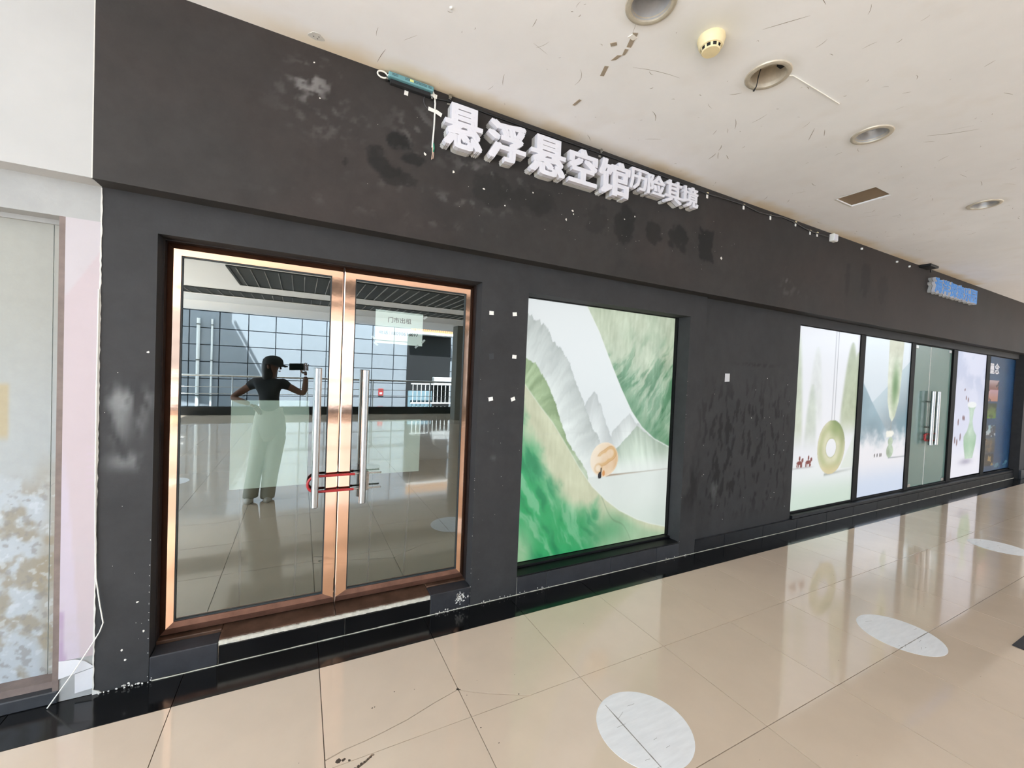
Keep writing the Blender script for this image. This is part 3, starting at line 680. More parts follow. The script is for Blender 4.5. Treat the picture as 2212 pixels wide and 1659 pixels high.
hb.build('bare_board', MAT['hole_brown'], ceiling)['label'] = 'bare brown board inside the rectangular cut-out'
rim = MB()
for k in range(14):
    t = k / 14; rim.prism([(HATCH[0] - 0.006 + random.uniform(0, 0.004), HATCH[2] + 0.28 * t), (HATCH[0] + 0.004, HATCH[2] + 0.28 * t), (HATCH[0] + 0.004, HATCH[2] + 0.28 * (t + 1 / 14)), (HATCH[0] - 0.006 + random.uniform(0, 0.004), HATCH[2] + 0.28 * (t + 1 / 14))], 'z', CEIL - 0.003, CEIL)
    rim.prism([(HATCH[0] + 0.28 * t, HATCH[3] - 0.003), (HATCH[0] + 0.28 * (t + 1 / 14), HATCH[3] - 0.003), (HATCH[0] + 0.28 * (t + 1 / 14), HATCH[3] + 0.008 + random.uniform(0, 0.004)), (HATCH[0] + 0.28 * t, HATCH[3] + 0.008 + random.uniform(0, 0.004))], 'z', CEIL - 0.003, CEIL)
rim.build('torn_rim', MAT['caulk'], ceiling)['label'] = 'ragged white edge of the cut-out'
# scuffs and scratches (uncountable)
sc_ = MB()
def scratch(x, y, L, a, w, bend=0.0, n=5):
    pts = []
    for k in range(n):
        t = k / (n - 1) - 0.5; px_ = x + math.cos(a) * L * t - math.sin(a) * bend * (t * t * 4 - 1); py_ = y + math.sin(a) * L * t + math.cos(a) * bend * (t * t * 4 - 1)
        ww = w * (0.3 + 0.7 * (1 - abs(2 * t) ** 2)); pts.append((px_ - math.sin(a) * ww, py_ + math.cos(a) * ww, px_ + math.sin(a) * ww, py_ - math.cos(a) * ww))
    vs = [(p[0], p[1], CEIL - 0.0004) for p in pts] + [(p[2], p[3], CEIL - 0.0004) for p in pts]
    sc_.add(vs, [(i, i + 1, n + i + 1, n + i) for i in range(n - 1)])
for _ in range(230):
    x = random.uniform(0.1, 6.5); y = random.uniform(0.7, 2.36)
    scratch(x, y, random.choice((0.01, 0.02, 0.03, 0.05, 0.09)) * random.uniform(0.6, 1.3), random.uniform(0, math.pi), random.uniform(0.0006, 0.0016), random.uniform(-0.006, 0.006))
for (x, y, L, a, w, b) in ((1.64, 1.66, 0.28, -0.25, 0.0012, 0.01), (1.90, 1.93, 0.10, 0.6, 0.002, 0.01), (2.9, 1.55, 0.14, 0.7, 0.0018, 0.0), (2.95, 1.50, 0.08, 0.5, 0.0016, 0.0), (1.30, 1.9, 0.12, 1.2, 0.0012, 0.02), (2.55, 1.95, 0.07, 0.9, 0.002, 0.005), (2.6, 2.05, 0.08, 1.3, 0.0025, 0.004), (2.7, 2.0, 0.06, 0.4, 0.002, 0.0), (1.9, 1.15, 0.18, 2.2, 0.0015, 0.0), (3.6, 1.1, 0.25, 2.3, 0.002, 0.01)):
    scratch(x, y, L, a, w, b)
tag(sc_.build('scuff_marks', MAT['scuff'], ceiling), 'grey scuffs and scratches on the white ceiling', kind='stuff')

# ================================================================== ENTRANCE
step = thing('door_step', 'black tiled step with brown marble top below the copper doors', None, (0.21, 2.55, 0)); step['kind'] = 'structure'
MB().box(-0.612, 1.037, WY + 0.008, 2.80, 0.0, 0.100).build('core', MAT['mortar'], step)
for a, b in ((-0.336, 0.263), (0.266, 0.766)):
    MB().bbox(a, b, WY - 0.003, WY + 0.008, 0.002, 0.0985, 0.002).build('step_tile', MAT['border'], step)
MB().bbox(-0.611, -0.340, WY - 0.003, WY + 0.10, 0.002, 0.116, 0.004).build('side_block', MAT['base_tile'], step)
MB().bbox(0.770, 1.036, WY - 0.003, WY + 0.10, 0.002, 0.128, 0.004).build('side_block', MAT['base_tile'], step)
mo = MB(); n = 60
for i in range(n):
    a = -0.338 + 1.104 * i / n; b = -0.338 + 1.104 * (i + 1) / n
    mo.box(a, b, WY - 0.001 + random.uniform(0, 0.004), WY + 0.02, 0.1, 0.121 + random.uniform(-0.003, 0.001))
mo.build('mortar_edge', MAT['mortar'], step)
MB().bbox(-0.338, 0.214, WY + 0.012, 2.70, 0.118, 0.126, 0.002).build('marble_slab', MAT['brown_marble'], step)
MB().bbox(0.216, 0.768, WY + 0.012, 2.70, 0.118, 0.126, 0.002).build('marble_slab', MAT['brown_marble'], step)
MB().bbox(-0.612, -0.338, WY + 0.10, 2.70, 0.100, 0.130, 0.003).build('side_slab', MAT['brown_marble'], step)
MB().bbox(0.768, 1.037, WY + 0.10, 2.70, 0.100, 0.134, 0.003).build('side_slab', MAT['brown_marble'], step)
sp = MB()
for _ in range(60):
    r = random.uniform(0.002, 0.007); x = 0.965 + random.gauss(0, 0.018); z = 0.075 + random.gauss(0, 0.02); pts = [(x + r * random.uniform(0.5, 1.3) * math.cos(t), z + r * random.uniform(0.5, 1.3) * math.sin(t)) for t in np.arange(6) * math.pi / 3]
    sp.prism(pts, 'y', WY - 0.0031, WY - 0.0037)
tag(sp.build('plaster_splash', MAT['scuff_wall'], step), 'white plaster splash on the right block', kind='stuff')

YD = 2.605      # front face of the leaves
fr = thing('door_2', 'copper lining around the entrance doors, dark reflections in its colour', None, (0.21, 2.68, 0.13)); fr['kind'] = 'structure'
MB().box(-0.613, -0.607, 2.59, 2.74, 0.135, 2.138).build('jamb_lining', MAT['copper_dark'], fr)
MB().box(1.032, 1.038, 2.59, 2.74, 0.135, 2.138).build('jamb_lining', MAT['copper_dark'], fr)
MB().box(-0.607, 1.032, 2.59, 2.74, 2.133, 2.138).build('head_lining', MAT['copper_dark'], fr)
def leaf(name, label, x0, x1, z0, z1, meet, hx):
    """copper framed glass leaf; meet = side (+1/-1) where it meets its neighbour; outer faces are bevelled back"""
    t = thing(name, label, 'door', ((x0 + x1) / 2, YD, z0), 'copper framed entrance doors')
    W = 0.061; mid = 0.030; dep = 0.026
    ox0, ox1, oz0, oz1 = x0, x1, z0, z1
    mx0 = x0 + (0.004 if meet < 0 else mid); mx1 = x1 - (0.004 if meet > 0 else mid); mz0 = z0 + mid + 0.012; mz1 = z1 - mid
    ix0, ix1, iz0, iz1 = x0 + W, x1 - W, z0 + W + 0.012, z1 - W
    yo0 = YD + (0.002 if meet < 0 else dep); yo1 = YD + (0.002 if meet > 0 else dep)
    def corner(x, z, y): return (x, y, z)
    O = [(ox0, yo0, oz0), (ox1, yo1, oz0), (ox1, yo1, oz1), (ox0, yo0, oz1)]
    # top and bottom outer edges are set back too
    Mi = [(mx0, YD, mz0), (mx1, YD, mz0), (mx1, YD, mz1), (mx0, YD, mz1)]
    I = [(ix0, YD, iz0), (ix1, YD, iz0), (ix1, YD, iz1), (ix0, YD, iz1)]
    Ib = [(ix0, YD + 0.045, iz0), (ix1, YD + 0.045, iz0), (ix1, YD + 0.045, iz1), (ix0, YD + 0.045, iz1)]
    B = [(ox0, YD + 0.045, oz0), (ox1, YD + 0.045, oz0), (ox1, YD + 0.045, oz1), (ox0, YD + 0.045, oz1)]
    names = ['bottom_rail', 'stile', 'top_rail', 'stile']
    for k in range(4):
        k2 = (k + 1) % 4; mb = MB()
        o1, o2 = list(O[k]), list(O[k2])
        if k in (0, 2): o1[1] = o2[1] = YD + dep     # bevelled rails
        q = [tuple(o1), tuple(o2), Mi[k2], Mi[k], I[k2], I[k], Ib[k2], Ib[k], B[k2], B[k]]
        mb.add(q, [(0, 1, 2, 3), (3, 2, 4, 5), (5, 4, 6, 7), (7, 6, 8, 9), (9, 8, 1, 0), (0, 3, 5, 7, 9), (1, 8, 6, 4, 2)])
        mb.build(names[k], MAT['copper'] if k != 0 else MAT['copper_dull'], t)
    gp = MB().box(ix0 - 0.006, ix1 + 0.006, YD + 0.016, YD + 0.024, iz0 - 0.006, iz1 + 0.006, m=1); gp.mi[2] = 0; gp.build('glass_pane', [MAT['glass'], MAT['glass_clear']], t)
    gk = MB(); e = 0.006
    gk.box(ix0, ix0 + e, YD + 0.006, YD + 0.016, iz0, iz1); gk.box(ix1 - e, ix1, YD + 0.006, YD + 0.016, iz0, iz1); gk.box(ix0 + e, ix1 - e, YD + 0.006, YD + 0.016, iz0, iz0 + e); gk.box(ix0 + e, ix1 - e, YD + 0.006, YD + 0.016, iz1 - e, iz1)
    gk.build('gasket', MAT['gasket'], t)
    h = MB().tube([(hx, 2.545, 0.748), (hx, 2.545, 0.751), (hx, 2.545, 1.535), (hx, 2.545, 1.538)], [0.0165, 0.0192, 0.0192, 0.0165], 20).build('pull_handle', MAT['steel'], t, smooth=True)
    for z in (0.985, 1.30):
        b = MB().tube([(hx, 2.553, z), (hx, YD + 0.016, z)], 0.009, 12).build('standoff', MAT['steel'], h, smooth=True)
    return t
leafL = leaf('glass_door', 'left copper framed glass door, the photographer mirrored in its pane', -0.606, 0.2075, 0.140, 2.132, +1, 0.087)
leafR = leaf('glass_door', 'right copper framed glass door with the rental notice behind its pane', 0.2135, 1.031, 0.140, 2.132, -1, 0.342)
MB().box(0.2077, 0.2133, YD + 0.012, YD + 0.03, 0.145, 2.13).build('gap_shade_strip', MAT['gasket'], leafL)  # dark strip added to paint the shade in the gap between leaves
# lock threaded behind both handles
lk = thing('shackle_lock', 'red sleeved U-shaped lock joining the two steel door handles', 'lock', (0.22, 2.583, 0.82))
zc, rr = 0.872, 0.045
arc = [(0.095 - rr * math.cos(t), 2.583, zc + rr * math.sin(t)) for t in np.linspace(-math.pi / 2, math.pi / 2, 15)]
MB().tube([(0.297, 2.583, zc - rr)] + arc + [(0.302, 2.583, zc + rr)], 0.0075, 10).build('red_shackle', MAT['red_rubber'], lk, smooth=True)
for z in (zc - rr, zc + rr):
    pth = [(0.29 + 0.165 * k / 40, 2.583, z) for k in range(41)]
    rad = [0.0055 if k < 22 else (0.0056 if (k // 2) % 2 else 0.0040) for k in range(40)] + [0.002]
    MB().tube(pth, rad, 8).build('notched_bar', MAT['steel'], lk, smooth=True)
MB().bbox(0.3495, 0.381, 2.570, 2.597, 0.817, 0.927, 0.003).build('lock_body', simple('worn_lock_body', (176, 166, 154), 0.5, var=0.2, scale=60), lk)
# rental notice behind the right pane
nt_ = thing('rental_notice', 'white rental notice with a phone number behind the right door', 'notice', (0.545, 2.632, 1.71))
YN = 2.6325
def npnt(u, v): # slightly tilted sheet, u,v in 0..1 from bottom-left
    return (0.397 + 0.293 * u, 1.707 + 0.204 * v - 0.004 * u)
MB().prism([npnt(0, 0), npnt(1, 0), npnt(1, 1), npnt(0, 1)], 'y', YN, YN + 0.0008).build('sheet', MAT['paper_pale'], nt_)
tx = MB(); text_line(tx, '门市出租', 0.472, 0.615, 1.838, 1.871, YN - 0.0004, bold=0.0006); tx.build('heading', MAT['ink'], nt_)
tx = MB(); text_line(tx, '电话：', 0.421, 0.484, 1.763, 1.784, YN - 0.0004, bold=0.0005); text_line(tx, '18090618697', 0.497, 0.662, 1.762, 1.782, YN - 0.0004, bold=0.0005); tx.build('phone_line', MAT['ink'], nt_)
for (x, z, a) in ((0.39, 1.735, -0.8), (0.405, 1.70, -0.7), (0.697, 1.735, 0.9), (0.655, 1.70, 0.8), (0.705, 1.888, 0.7)):
    c, s = math.cos(a), math.sin(a); L, w = 0.014, 0.006
    MB().prism([(x - c * L + s * w, z - s * L - c * w), (x + c * L + s * w, z + s * L - c * w), (x + c * L - s * w, z + s * L + c * w), (x - c * L - s * w, z - s * L + c * w)], 'y', YN - 0.0008, YN).build('tape', MAT['white_paper'], nt_)
# pale boards standing behind the glass
def inner_sheet(label, x0, x1, z0, z1):
    t = thing('pale_sheet', label, 'board', ((x0 + x1) / 2, 2.71, 0.13), 'pale boards behind the door glass')
    MB().bbox(x0, x1, 2.70, 2.712, z0, z1, 0.002).build('board', MAT['sheet_green'], t)
    for x in (x0 + 0.05, x1 - 0.05): MB().tube([(x, 2.716, z0 + 0.2), (x, 2.82, 0.128)], 0.006, 6).build('leg', MAT['gasket'], t)
inner_sheet('pale green board seen behind the left door glass', -0.335, 0.050, 0.845, 1.342)
inner_sheet('smaller pale green board seen behind the right door glass', 0.38, 0.717, 0.877, 1.222)
# dim room behind
rm = MB(); rm.box(-2.6, 3.6, 2.801, 7.0, 0.0, 3.0, skip='f')
for i in range(len(rm.f)): rm.f[i] = rm.f[i][::-1]
rm.box(-0.612, 1.037, 2.80, 2.82, 0.0, 0.126)
struct(rm.build('wall_inner_room', MAT['dark_room'], origin=(0.5, 5, 0)), 'dim empty room behind the entrance glass')

# ================================================================== POSTERS
def edge(u, pts): return np.interp(u, [p[0] for p in pts], [p[1] for p in pts])
def poster1(u, v):
    n1 = fbm(u * 6, v * 8, 101, 5); n2 = fbm(u * 18 + v * 6, v * 14, 103, 5); n3 = fbm(u * 46, v * 30, 105, 4)
    img = np.ones(u.shape + (3,)) * C(236, 242, 243); img = over(img, C(222, 230, 231), sst(0.9, 0.5, v) * 0.5)
    def ridge(pts, jag, k=0): return edge(u, pts) + (n3 - 0.5) * jag + (fbm(u * 110, u * 3, 107 + k, 3) - 0.5) * jag * 0.8
    def hill(e, col, m, slope, depth, tex):
        nonlocal img
        st = fbm((u + (v - e) * slope) * 42, (v) * 7, 109, 4); d = np.clip(e - v, 0, 1)
        c = np.asarray(col)[None, None] + ((st - 0.5) * tex)[..., None] - (np.exp(-d / 0.02) * 0.05)[..., None] + (sst(0, depth, d) * 0.12)[..., None]
        img = over(img, c, m)
    D = [(-0.05, 0.95), (0.0, 0.945), (0.065, 0.924), (0.116, 0.895), (0.15, 0.843), (0.235, 0.80), (0.296, 0.698), (0.356, 0.615), (0.42, 0.515), (0.482, 0.448), (0.5, 0.42)]
    eD = ridge(D, 0.028); hill(eD, C(204, 212, 209), sst(0.003, -0.003, v - eD) * (u < 0.5), -0.5, 0.30, 0.18)
    Ep = [(0.36, 0.5), (0.368, 0.608), (0.427, 0.659), (0.472, 0.601), (0.512, 0.528), (0.566, 0.446), (0.58, 0.43)]
    eE = ridge(Ep, 0.02, 5); hill(eE, C(206, 213, 212), sst(0.004, -0.004, v - eE) * (u > 0.36) * (u < 0.58) * (v > eD) * 0.9, -0.4, 0.2, 0.14)
    Fp = [(0.55, 0.47), (0.563, 0.491), (0.62, 0.53), (0.682, 0.564), (0.737, 0.518), (0.9, 0.5)]
    eF = ridge(Fp, 0.015, 7); hill(eF, C(208, 215, 213), sst(0.004, -0.004, v - eF) * (u > 0.555) * (v > 0.40) * 0.9, 0.3, 0.15, 0.12)
    Gp = [(0.58, 0.405), (0.593, 0.415), (0.66, 0.455), (0.738, 0.51), (0.85, 0.46), (0.992, 0.41)]
    eG = ridge(Gp, 0.010, 9); hill(eG, C(188, 204, 188), sst(0.003, -0.003, v - eG) * (u > 0.58), 0.3, 0.16, 0.16)
    img = over(img, C(238, 243, 241), sst(0.40, 0.31, v) * (u > 0.36) * 0.75)
    gnd = sst(0.302, 0.298, v - (u - 0.39) * 0.013); img = over(img, C(226, 234, 229)[None, None] + (n1 - 0.5)[..., None] * 0.05, gnd * 0.95)
    img = over(img, C(206, 222, 210), sst(0.25, 0.02, v) * 0.6)
    img = over(img, C(150, 120, 92), np.exp(-((v - 0.301 - (u - 0.55) * 0.010) / (0.0025 + 0.006 * np.clip(0.75 - u, 0, 1))) ** 2) * (u > 0.53) * np.exp(-(u - 0.53) * 3.6))
    img = over(img, C(176, 182, 176), np.exp(-((v - 0.303 - (u - 0.55) * 0.008) / 0.0015) ** 2) * (u > 0.6) * 0.5)
    Ap = [(0.34, 1.02), (0.355, 0.997), (0.439, 0.903), (0.524, 0.784), (0.611, 0.669), (0.694, 0.572), (0.778, 0.502), (0.876, 0.449), (1.0, 0.408)]
    eA = edge(u, Ap); mA = sst(-0.001, 0.003, v - eA)
    wp_ = fbm(u * 5 + 0.5 * n1, v * 6, 115, 5); st = fbm((u - v) * 26 + n1 * 3, (u + v) * 7, 117, 5); fine = fbm(u * 90, v * 16, 119, 3)
    k = sst(0.95, 0.5, v + (wp_ - 0.5) * 0.5); cA = C(198, 210, 186) * (1 - k)[..., None] + C(136, 174, 144) * k[..., None]
    cA = over(cA, C(92, 142, 106), sst(0.50, 0.68, st) * sst(0.95, 0.7, v) * 0.75); cA = over(cA, C(206, 218, 196), sst(0.48, 0.34, st) * 0.45)
    cA = cA + ((fine - 0.5) * 0.10 + (n2 - 0.5) * 0.12)[..., None]
    cA = over(cA, C(104, 152, 116), sst(0.13, 0.0, v - eA) * sst(0.8, 0.6, v) * 0.6)
    img = over(img, cA, mA); img = over(img, C(242, 248, 242), np.exp(-((v - eA) / 0.003) ** 2) * 0.7)
    Cp = [(-0.05, 0.79), (0.0, 0.782), (0.075, 0.746), (0.14, 0.668), (0.185, 0.60), (0.245, 0.483), (0.315, 0.404), (0.38, 0.351), (0.41, 0.30)]
    eC = ridge(Cp, 0.022, 3); hill(eC, C(158, 182, 140), sst(0.003, -0.003, v - eC) * (u < 0.41), -0.6, 0.28, 0.36)
    img = over(img, C(226, 234, 226), sst(0.46, 0.34, v) * sst(0.003, -0.003, v - eC) * (u < 0.41) * 0.5)
    Bp = [(-0.05, 0.70), (0.0, 0.678), (0.014, 0.665), (0.094, 0.593), (0.169, 0.532), (0.27, 0.427), (0.353, 0.338), (0.437, 0.261), (0.536, 0.196), (0.638, 0.142), (0.77, 0.091), (0.88, 0.06), (1.0, 0.035)]
    eB = edge(u, Bp); dep = eB - v; mB = sst(-0.002, 0.003, dep)
    wv = fbm(u * 5 + v * 2, v * 5 - u * 3, 111, 5); st = fbm((u + v * 0.75) * 24 + wv * 4, (v - u) * 4, 113, 5)
    cB = C(208, 212, 182)[None, None] * np.ones_like(img) + ((fine - 0.5) * 0.06)[..., None]
    g1 = sst(0.08, 0.24, dep + (wv - 0.5) * 0.30); cB = over(cB, C(112, 182, 134), g1)
    g2 = sst(0.12, 0.36, dep + (wv - 0.5) * 0.5) * sst(0.70, 0.30, u); cB = over(cB, C(58, 170, 106), g2 * 0.9)
    cB = over(cB, C(44, 136, 92), sst(0.52, 0.70, st) * g1 * 0.65); cB = over(cB, C(168, 212, 178), sst(0.46, 0.32, st) * g1 * 0.5)
    cB = over(cB, C(150, 192, 156), sst(0.45, 0.75, u) * sst(0.0, 0.05, dep) * 0.6); cB = over(cB, C(70, 158, 106), np.exp(-(((u - 0.55) / 0.16) ** 2 + ((v - 0.06) / 0.07) ** 2)) * 0.7)
    cB = over(cB, C(182, 206, 170), sst(0.14, 0.0, u + (wv - 0.5) * 0.1) * sst(0.20, 0.02, v) * 0.8)
    ln = np.exp(-((v - 0.10 + (u - 0.62) * 0.9 - 0.02 * np.sin(u * 30)) / 0.004) ** 2) * (u > 0.5) * (u < 0.74); cB = over(cB, C(110, 140, 110), ln * 0.5)
    cB = cB + ((n2 - 0.5) * 0.10)[..., None]
    img = over(img, cB, mB); img = over(img, C(240, 246, 236), np.exp(-(dep / 0.0028) ** 2) * 0.6)
    q = ((u - 0.514) / 0.096) ** 2 + ((v - 0.370) / 0.073) ** 2
    cd = C(236, 214, 184)[None, None] + (((0.514 - u) * 0.6) + (n2 - 0.5) * 0.15)[..., None] * np.array([0.4, 0.8, 1.1])
    a_ = np.arctan2((v - 0.385) / 0.073, (u - 0.53) / 0.096); rr_ = np.sqrt(((u - 0.53) / 0.096) ** 2 + ((v - 0.385) / 0.073) ** 2)
    body_ = np.exp(-((rr_ - 0.45 - 0.16 * np.sin(a_ * 2.0 + 0.6)) / 0.09) ** 2) * sst(-2.6, -2.0, a_) ; cd = over(cd, C(214, 172, 110), body_ * 0.8)
    cd = over(cd, C(198, 150, 88), np.exp(-((rr_ - 0.56 - 0.16 * np.sin(a_ * 2.0 + 0.6)) / 0.035) ** 2) * sst(-2.6, -2.0, a_) * 0.7)
    sw = np.exp(-((np.hypot((u - 0.475) / 0.03, (v - 0.335) / 0.022) - 0.8) / 0.2) ** 2); cd = over(cd, C(206, 160, 98), sw * 0.6)
    cd = over(cd, C(246, 236, 222), sst(0.52, 0.42, u) * 0.45); cd = over(cd, C(206, 160, 100), sst(0.56, 0.61, u) * 0.35)
    img = over(img, cd, sst(1.03, 0.97, q)); img = over(img, C(248, 236, 216), np.exp(-((q - 0.93) / 0.05) ** 2) * 0.6)
    fig = ((u - 0.486) / 0.012) ** 2 + ((v - 0.303) / 0.016) ** 2; img = over(img, C(40, 36, 38), sst(1.2, 0.7, fig) * (v > 0.292))
    img = over(img, C(46, 40, 40), sst(1.3, 0.7, ((u - 0.494) / 0.005) ** 2 + ((v - 0.325) / 0.012) ** 2)); img = over(img, C(216, 140, 70), sst(1.2, 0.6, ((u - 0.512) / 0.010) ** 2 + ((v - 0.312) / 0.013) ** 2) * 0.8)
    img = over(img, C(190, 196, 190), np.exp(-((v - 0.487) / 0.0012) ** 2) * 0.35)
    return np.clip(img, 0, 1)
def poster2(u, v):
    n1 = fbm(u * 5, v * 9, 121, 4); n2 = fbm(u * 16, v * 24, 123, 4)
    img = np.ones(u.shape + (3,)) * C(230, 233, 240)
    img = over(img, C(204, 222, 208), sst(0.30, 0.02, v)); img = over(img, C(236, 240, 242), np.exp(-((v - 0.2) / 0.08) ** 2) * 0.6)
    def blob(cx, w0, vt, vb, col, a):
        nonlocal img
        t = np.clip((v - vb) / (vt - vb), 0, 1.2); hw = w0 * np.sqrt(np.clip(1 - t, 0, 1)) ; m = sst(hw + 0.03, hw - 0.03, np.abs(u - cx)) * (v > vb - 0.1) * (t < 1) * sst(vb - 0.05, vb + 0.12, v)
        img = over(img, col[None, None] + ((n2 - 0.5) * 0.12)[..., None], m * a)
    blob(0.29, 0.13, 0.90, 0.45, C(214, 220, 218), 0.75); blob(0.24, 0.10, 0.69, 0.34, C(190, 202, 190), 0.8); blob(-0.03, 0.15, 0.98, 0.35, C(190, 202, 180), 0.85); blob(0.88, 0.17, 0.95, 0.44, C(168, 180, 152), 0.95); blob(1.02, 0.30, 0.90, 0.40, C(176, 188, 160), 0.8)
    hill = sst(0.0, 0.02, (u - 0.76) * 0.9 + 0.2 - v); img = over(img, C(214, 224, 212), hill * (u > 0.76) * (v > 0.2) * 0.7)
    for du in (-0.022, 0.022): img = over(img, C(120, 124, 130), np.exp(-((u - 0.60 - du) / 0.005) ** 2) * (v > 0.48) * 0.7)
    img = over(img, C(120, 130, 120), np.exp(-((v - 0.178 - (u - 0.6) * 0.03) / 0.008) ** 2) * (u > 0.5) * np.exp(-np.clip(u - 0.6, 0, 1) * 3) * 0.6)
    q = ((u - 0.60) / 0.235) ** 2 + ((v - 0.332) / 0.157) ** 2; h = ((u - 0.594) / 0.086) ** 2 + ((v - 0.328) / 0.054) ** 2
    cr = C(204, 204, 172)[None, None] + ((n1 - 0.5) * 0.25)[..., None]; cr = over(cr, C(104, 132, 66), sst(0.34, 0.46, v) * sst(0.48, 0.66, u) * 0.95); cr = over(cr, C(150, 168, 104), sst(0.25, 0.55, q) * sst(0.95, 0.6, q) * 0.45); cr = over(cr, C(120, 134, 84), sst(0.70, 0.80, u) * sst(0.30, 0.40, v) * 0.6); cr = over(cr, C(216, 200, 152), sst(0.26, 0.18, v) * 0.8)
    ring = sst(1.02, 0.98, q) * sst(0.97, 1.04, h); img = over(img, cr, ring); img = over(img, C(150, 160, 110), np.exp(-((h - 1.12) / 0.12) ** 2) * 0.5 * sst(1.02, 0.98, q))
    for cx in (0.10, 0.235):
        b = sst(1.2, 0.7, ((u - cx) / 0.045) ** 2 + ((v - 0.258) / 0.010) ** 2); b = np.maximum(b, sst(1.2, 0.7, ((u - cx - 0.045) / 0.016) ** 2 + ((v - 0.272) / 0.012) ** 2)); b = np.maximum(b, sst(1.2, 0.7, ((u - cx) / 0.012) ** 2 + ((v - 0.282) / 0.014) ** 2))
        for lx in (-0.035, -0.015, 0.02, 0.035): b = np.maximum(b, sst(1.3, 0.6, ((u - cx - lx) / 0.007) ** 2 + ((v - 0.242) / 0.012) ** 2))
        img = over(img, C(120, 40, 36), b)
    img = over(img, C(150, 150, 150), np.exp(-((v - 0.229) / 0.004) ** 2) * sst(0.35, 0.25, u) * 0.5)
    return np.clip(img, 0, 1)
def poster3(u, v):
    n1 = fbm(u * 4, v * 8, 131, 4); n2 = fbm(u * 14, v * 26, 133, 4)
    img = np.ones(u.shape + (3,)) * C(220, 230, 238); img = over(img, C(200, 214, 226), sst(0.9, 0.6, v) * 0.5)
    eR = edge(u, [(0.2, 0.585), (0.51, 0.694), (0.835, 0.814), (1.0, 0.875)]); img = over(img, C(184, 204, 214)[None, None] - (sst(0.0, 0.35, eR - v) * 0.2)[..., None], sst(0.003, -0.003, v - eR) * (u > 0.2))
    eL = edge(u, [(0.0, 0.726), (0.2, 0.604), (0.557, 0.405), (0.7, 0.33)]); img = over(img, C(136, 166, 180)[None, None] + (((n1 - 0.5) * 0.12))[..., None] - (sst(0.0, 0.25, eL - v) * 0.06)[..., None], sst(0.003, -0.003, v - eL) * (u < 0.7))
    img = over(img, C(104, 144, 160), sst(0.55, 0.95, u) * sst(0.62, 0.45, v) * 0.8)
    fog = sst(0.45, 0.29, v + (n2 - 0.5) * 0.12); img = over(img, C(232, 232, 238), fog); img = over(img, C(206, 218, 238), sst(0.24, 0.05, v))
    hw = np.interp(v, [0.465, 0.50, 0.60, 0.75, 1.0], [0.0, 0.06, 0.125, 0.15, 0.165]); m = sst(hw + 0.012, hw - 0.012, np.abs(u - 0.66 - (v - 0.5) * 0.02)) * (v > 0.466)
    cc = C(214, 220, 202)[None, None] + ((n2 - 0.5) * 0.25)[..., None]; cc = over(cc, C(84, 132, 72), np.exp(-(((u - 0.69) / 0.075) ** 2 + ((v - 0.70) / 0.13) ** 2)) * 0.95); cc = over(cc, C(186, 186, 158), sst(0.85, 0.98, v) * 0.7); img = over(img, cc, m)
    img = over(img, C(150, 150, 146), np.exp(-((u - 0.645) / 0.008) ** 2) * (v > 0.40) * (v < 0.47))
    fl = ((u - 0.63) / 0.085) ** 2 + ((v - 0.385) / 0.028) ** 2; img = over(img, C(240, 240, 230), sst(1.2, 0.6, fl + (n2 - 0.5) * 1.5))
    q = np.minimum(((u - 0.652) / 0.078) ** 2 + ((v - 0.272) / 0.045) ** 2, ((u - 0.655) / 0.055) ** 2 + ((v - 0.335) / 0.03) ** 2); img = over(img, C(166, 186, 162)[None, None] + ((n2 - 0.5) * 0.3)[..., None], sst(1.1, 0.85, q))
    img = over(img, C(110, 124, 130), np.exp(-((v - 0.226) / 0.004) ** 2) * (u > 0.62) * 0.6)
    for cx in (0.33, 0.385, 0.44, 0.47): img = over(img, C(70, 66, 68), sst(1.2, 0.6, ((u - cx) / 0.012) ** 2 + ((v - 0.252) / 0.012) ** 2))
    return np.clip(img, 0, 1)
def poster4(u, v):
    n1 = fbm(u * 4, v * 8, 141, 4); n2 = fbm(u * 12, v * 22, 143, 4)
    img = np.ones(u.shape + (3,)) * C(216, 220, 240); img = over(img, C(188, 196, 222), sst(0.45, 0.65, n1) * sst(0.5, 0.8, v) * 0.8); img = over(img, C(206, 210, 230), sst(0.6, 0.35, u) * np.exp(-((v - 0.68) / 0.12) ** 2) * 0.6)
    img = over(img, C(234, 234, 244), sst(0.35, 0.1, v))
    img = over(img, C(156, 154, 176), np.exp(-(((u - 0.5) / 0.2) ** 2 + ((v - 0.115) / 0.025) ** 2)) * 0.8)
    hw = np.interp(v, [0.135, 0.25, 0.32, 0.37, 0.44, 0.535, 0.56], [0.125, 0.20, 0.22, 0.11, 0.05, 0.08, 0.13]); m = sst(hw + 0.015, hw - 0.015, np.abs(u - 0.60)) * (v > 0.137) * (v < 0.565)
    img = over(img, C(190, 214, 196)[None, None] - ((sst(0.0, 0.2, np.abs(u - 0.6)) * 0.08) + (n2 - 0.5) * -0.15)[..., None], m); img = over(img, C(150, 196, 156), m * np.exp(-(((v - 0.25) / 0.07) ** 2)) * 0.5)
    img = over(img, C(238, 242, 242), sst(1.2, 0.7, ((u - 0.60) / 0.16) ** 2 + ((v - 0.58) / 0.025) ** 2))
    for (cx, cz, k) in ((0.10, 0.30, 0.03), (0.17, 0.28, 0.03), (0.27, 0.32, 0.032), (0.176, 0.441, 0.028), (0.32, 0.475, 0.022), (0.36, 0.47, 0.022), (0.39, 0.635, 0.018), (0.46, 0.62, 0.02), (0.33, 0.70, 0.01)):
        img = over(img, C(124, 92, 96), sst(1.2, 0.6, ((u - cx) / 0.022) ** 2 + ((v - cz) / k) ** 2) * 0.85)
    return np.clip(img, 0, 1)
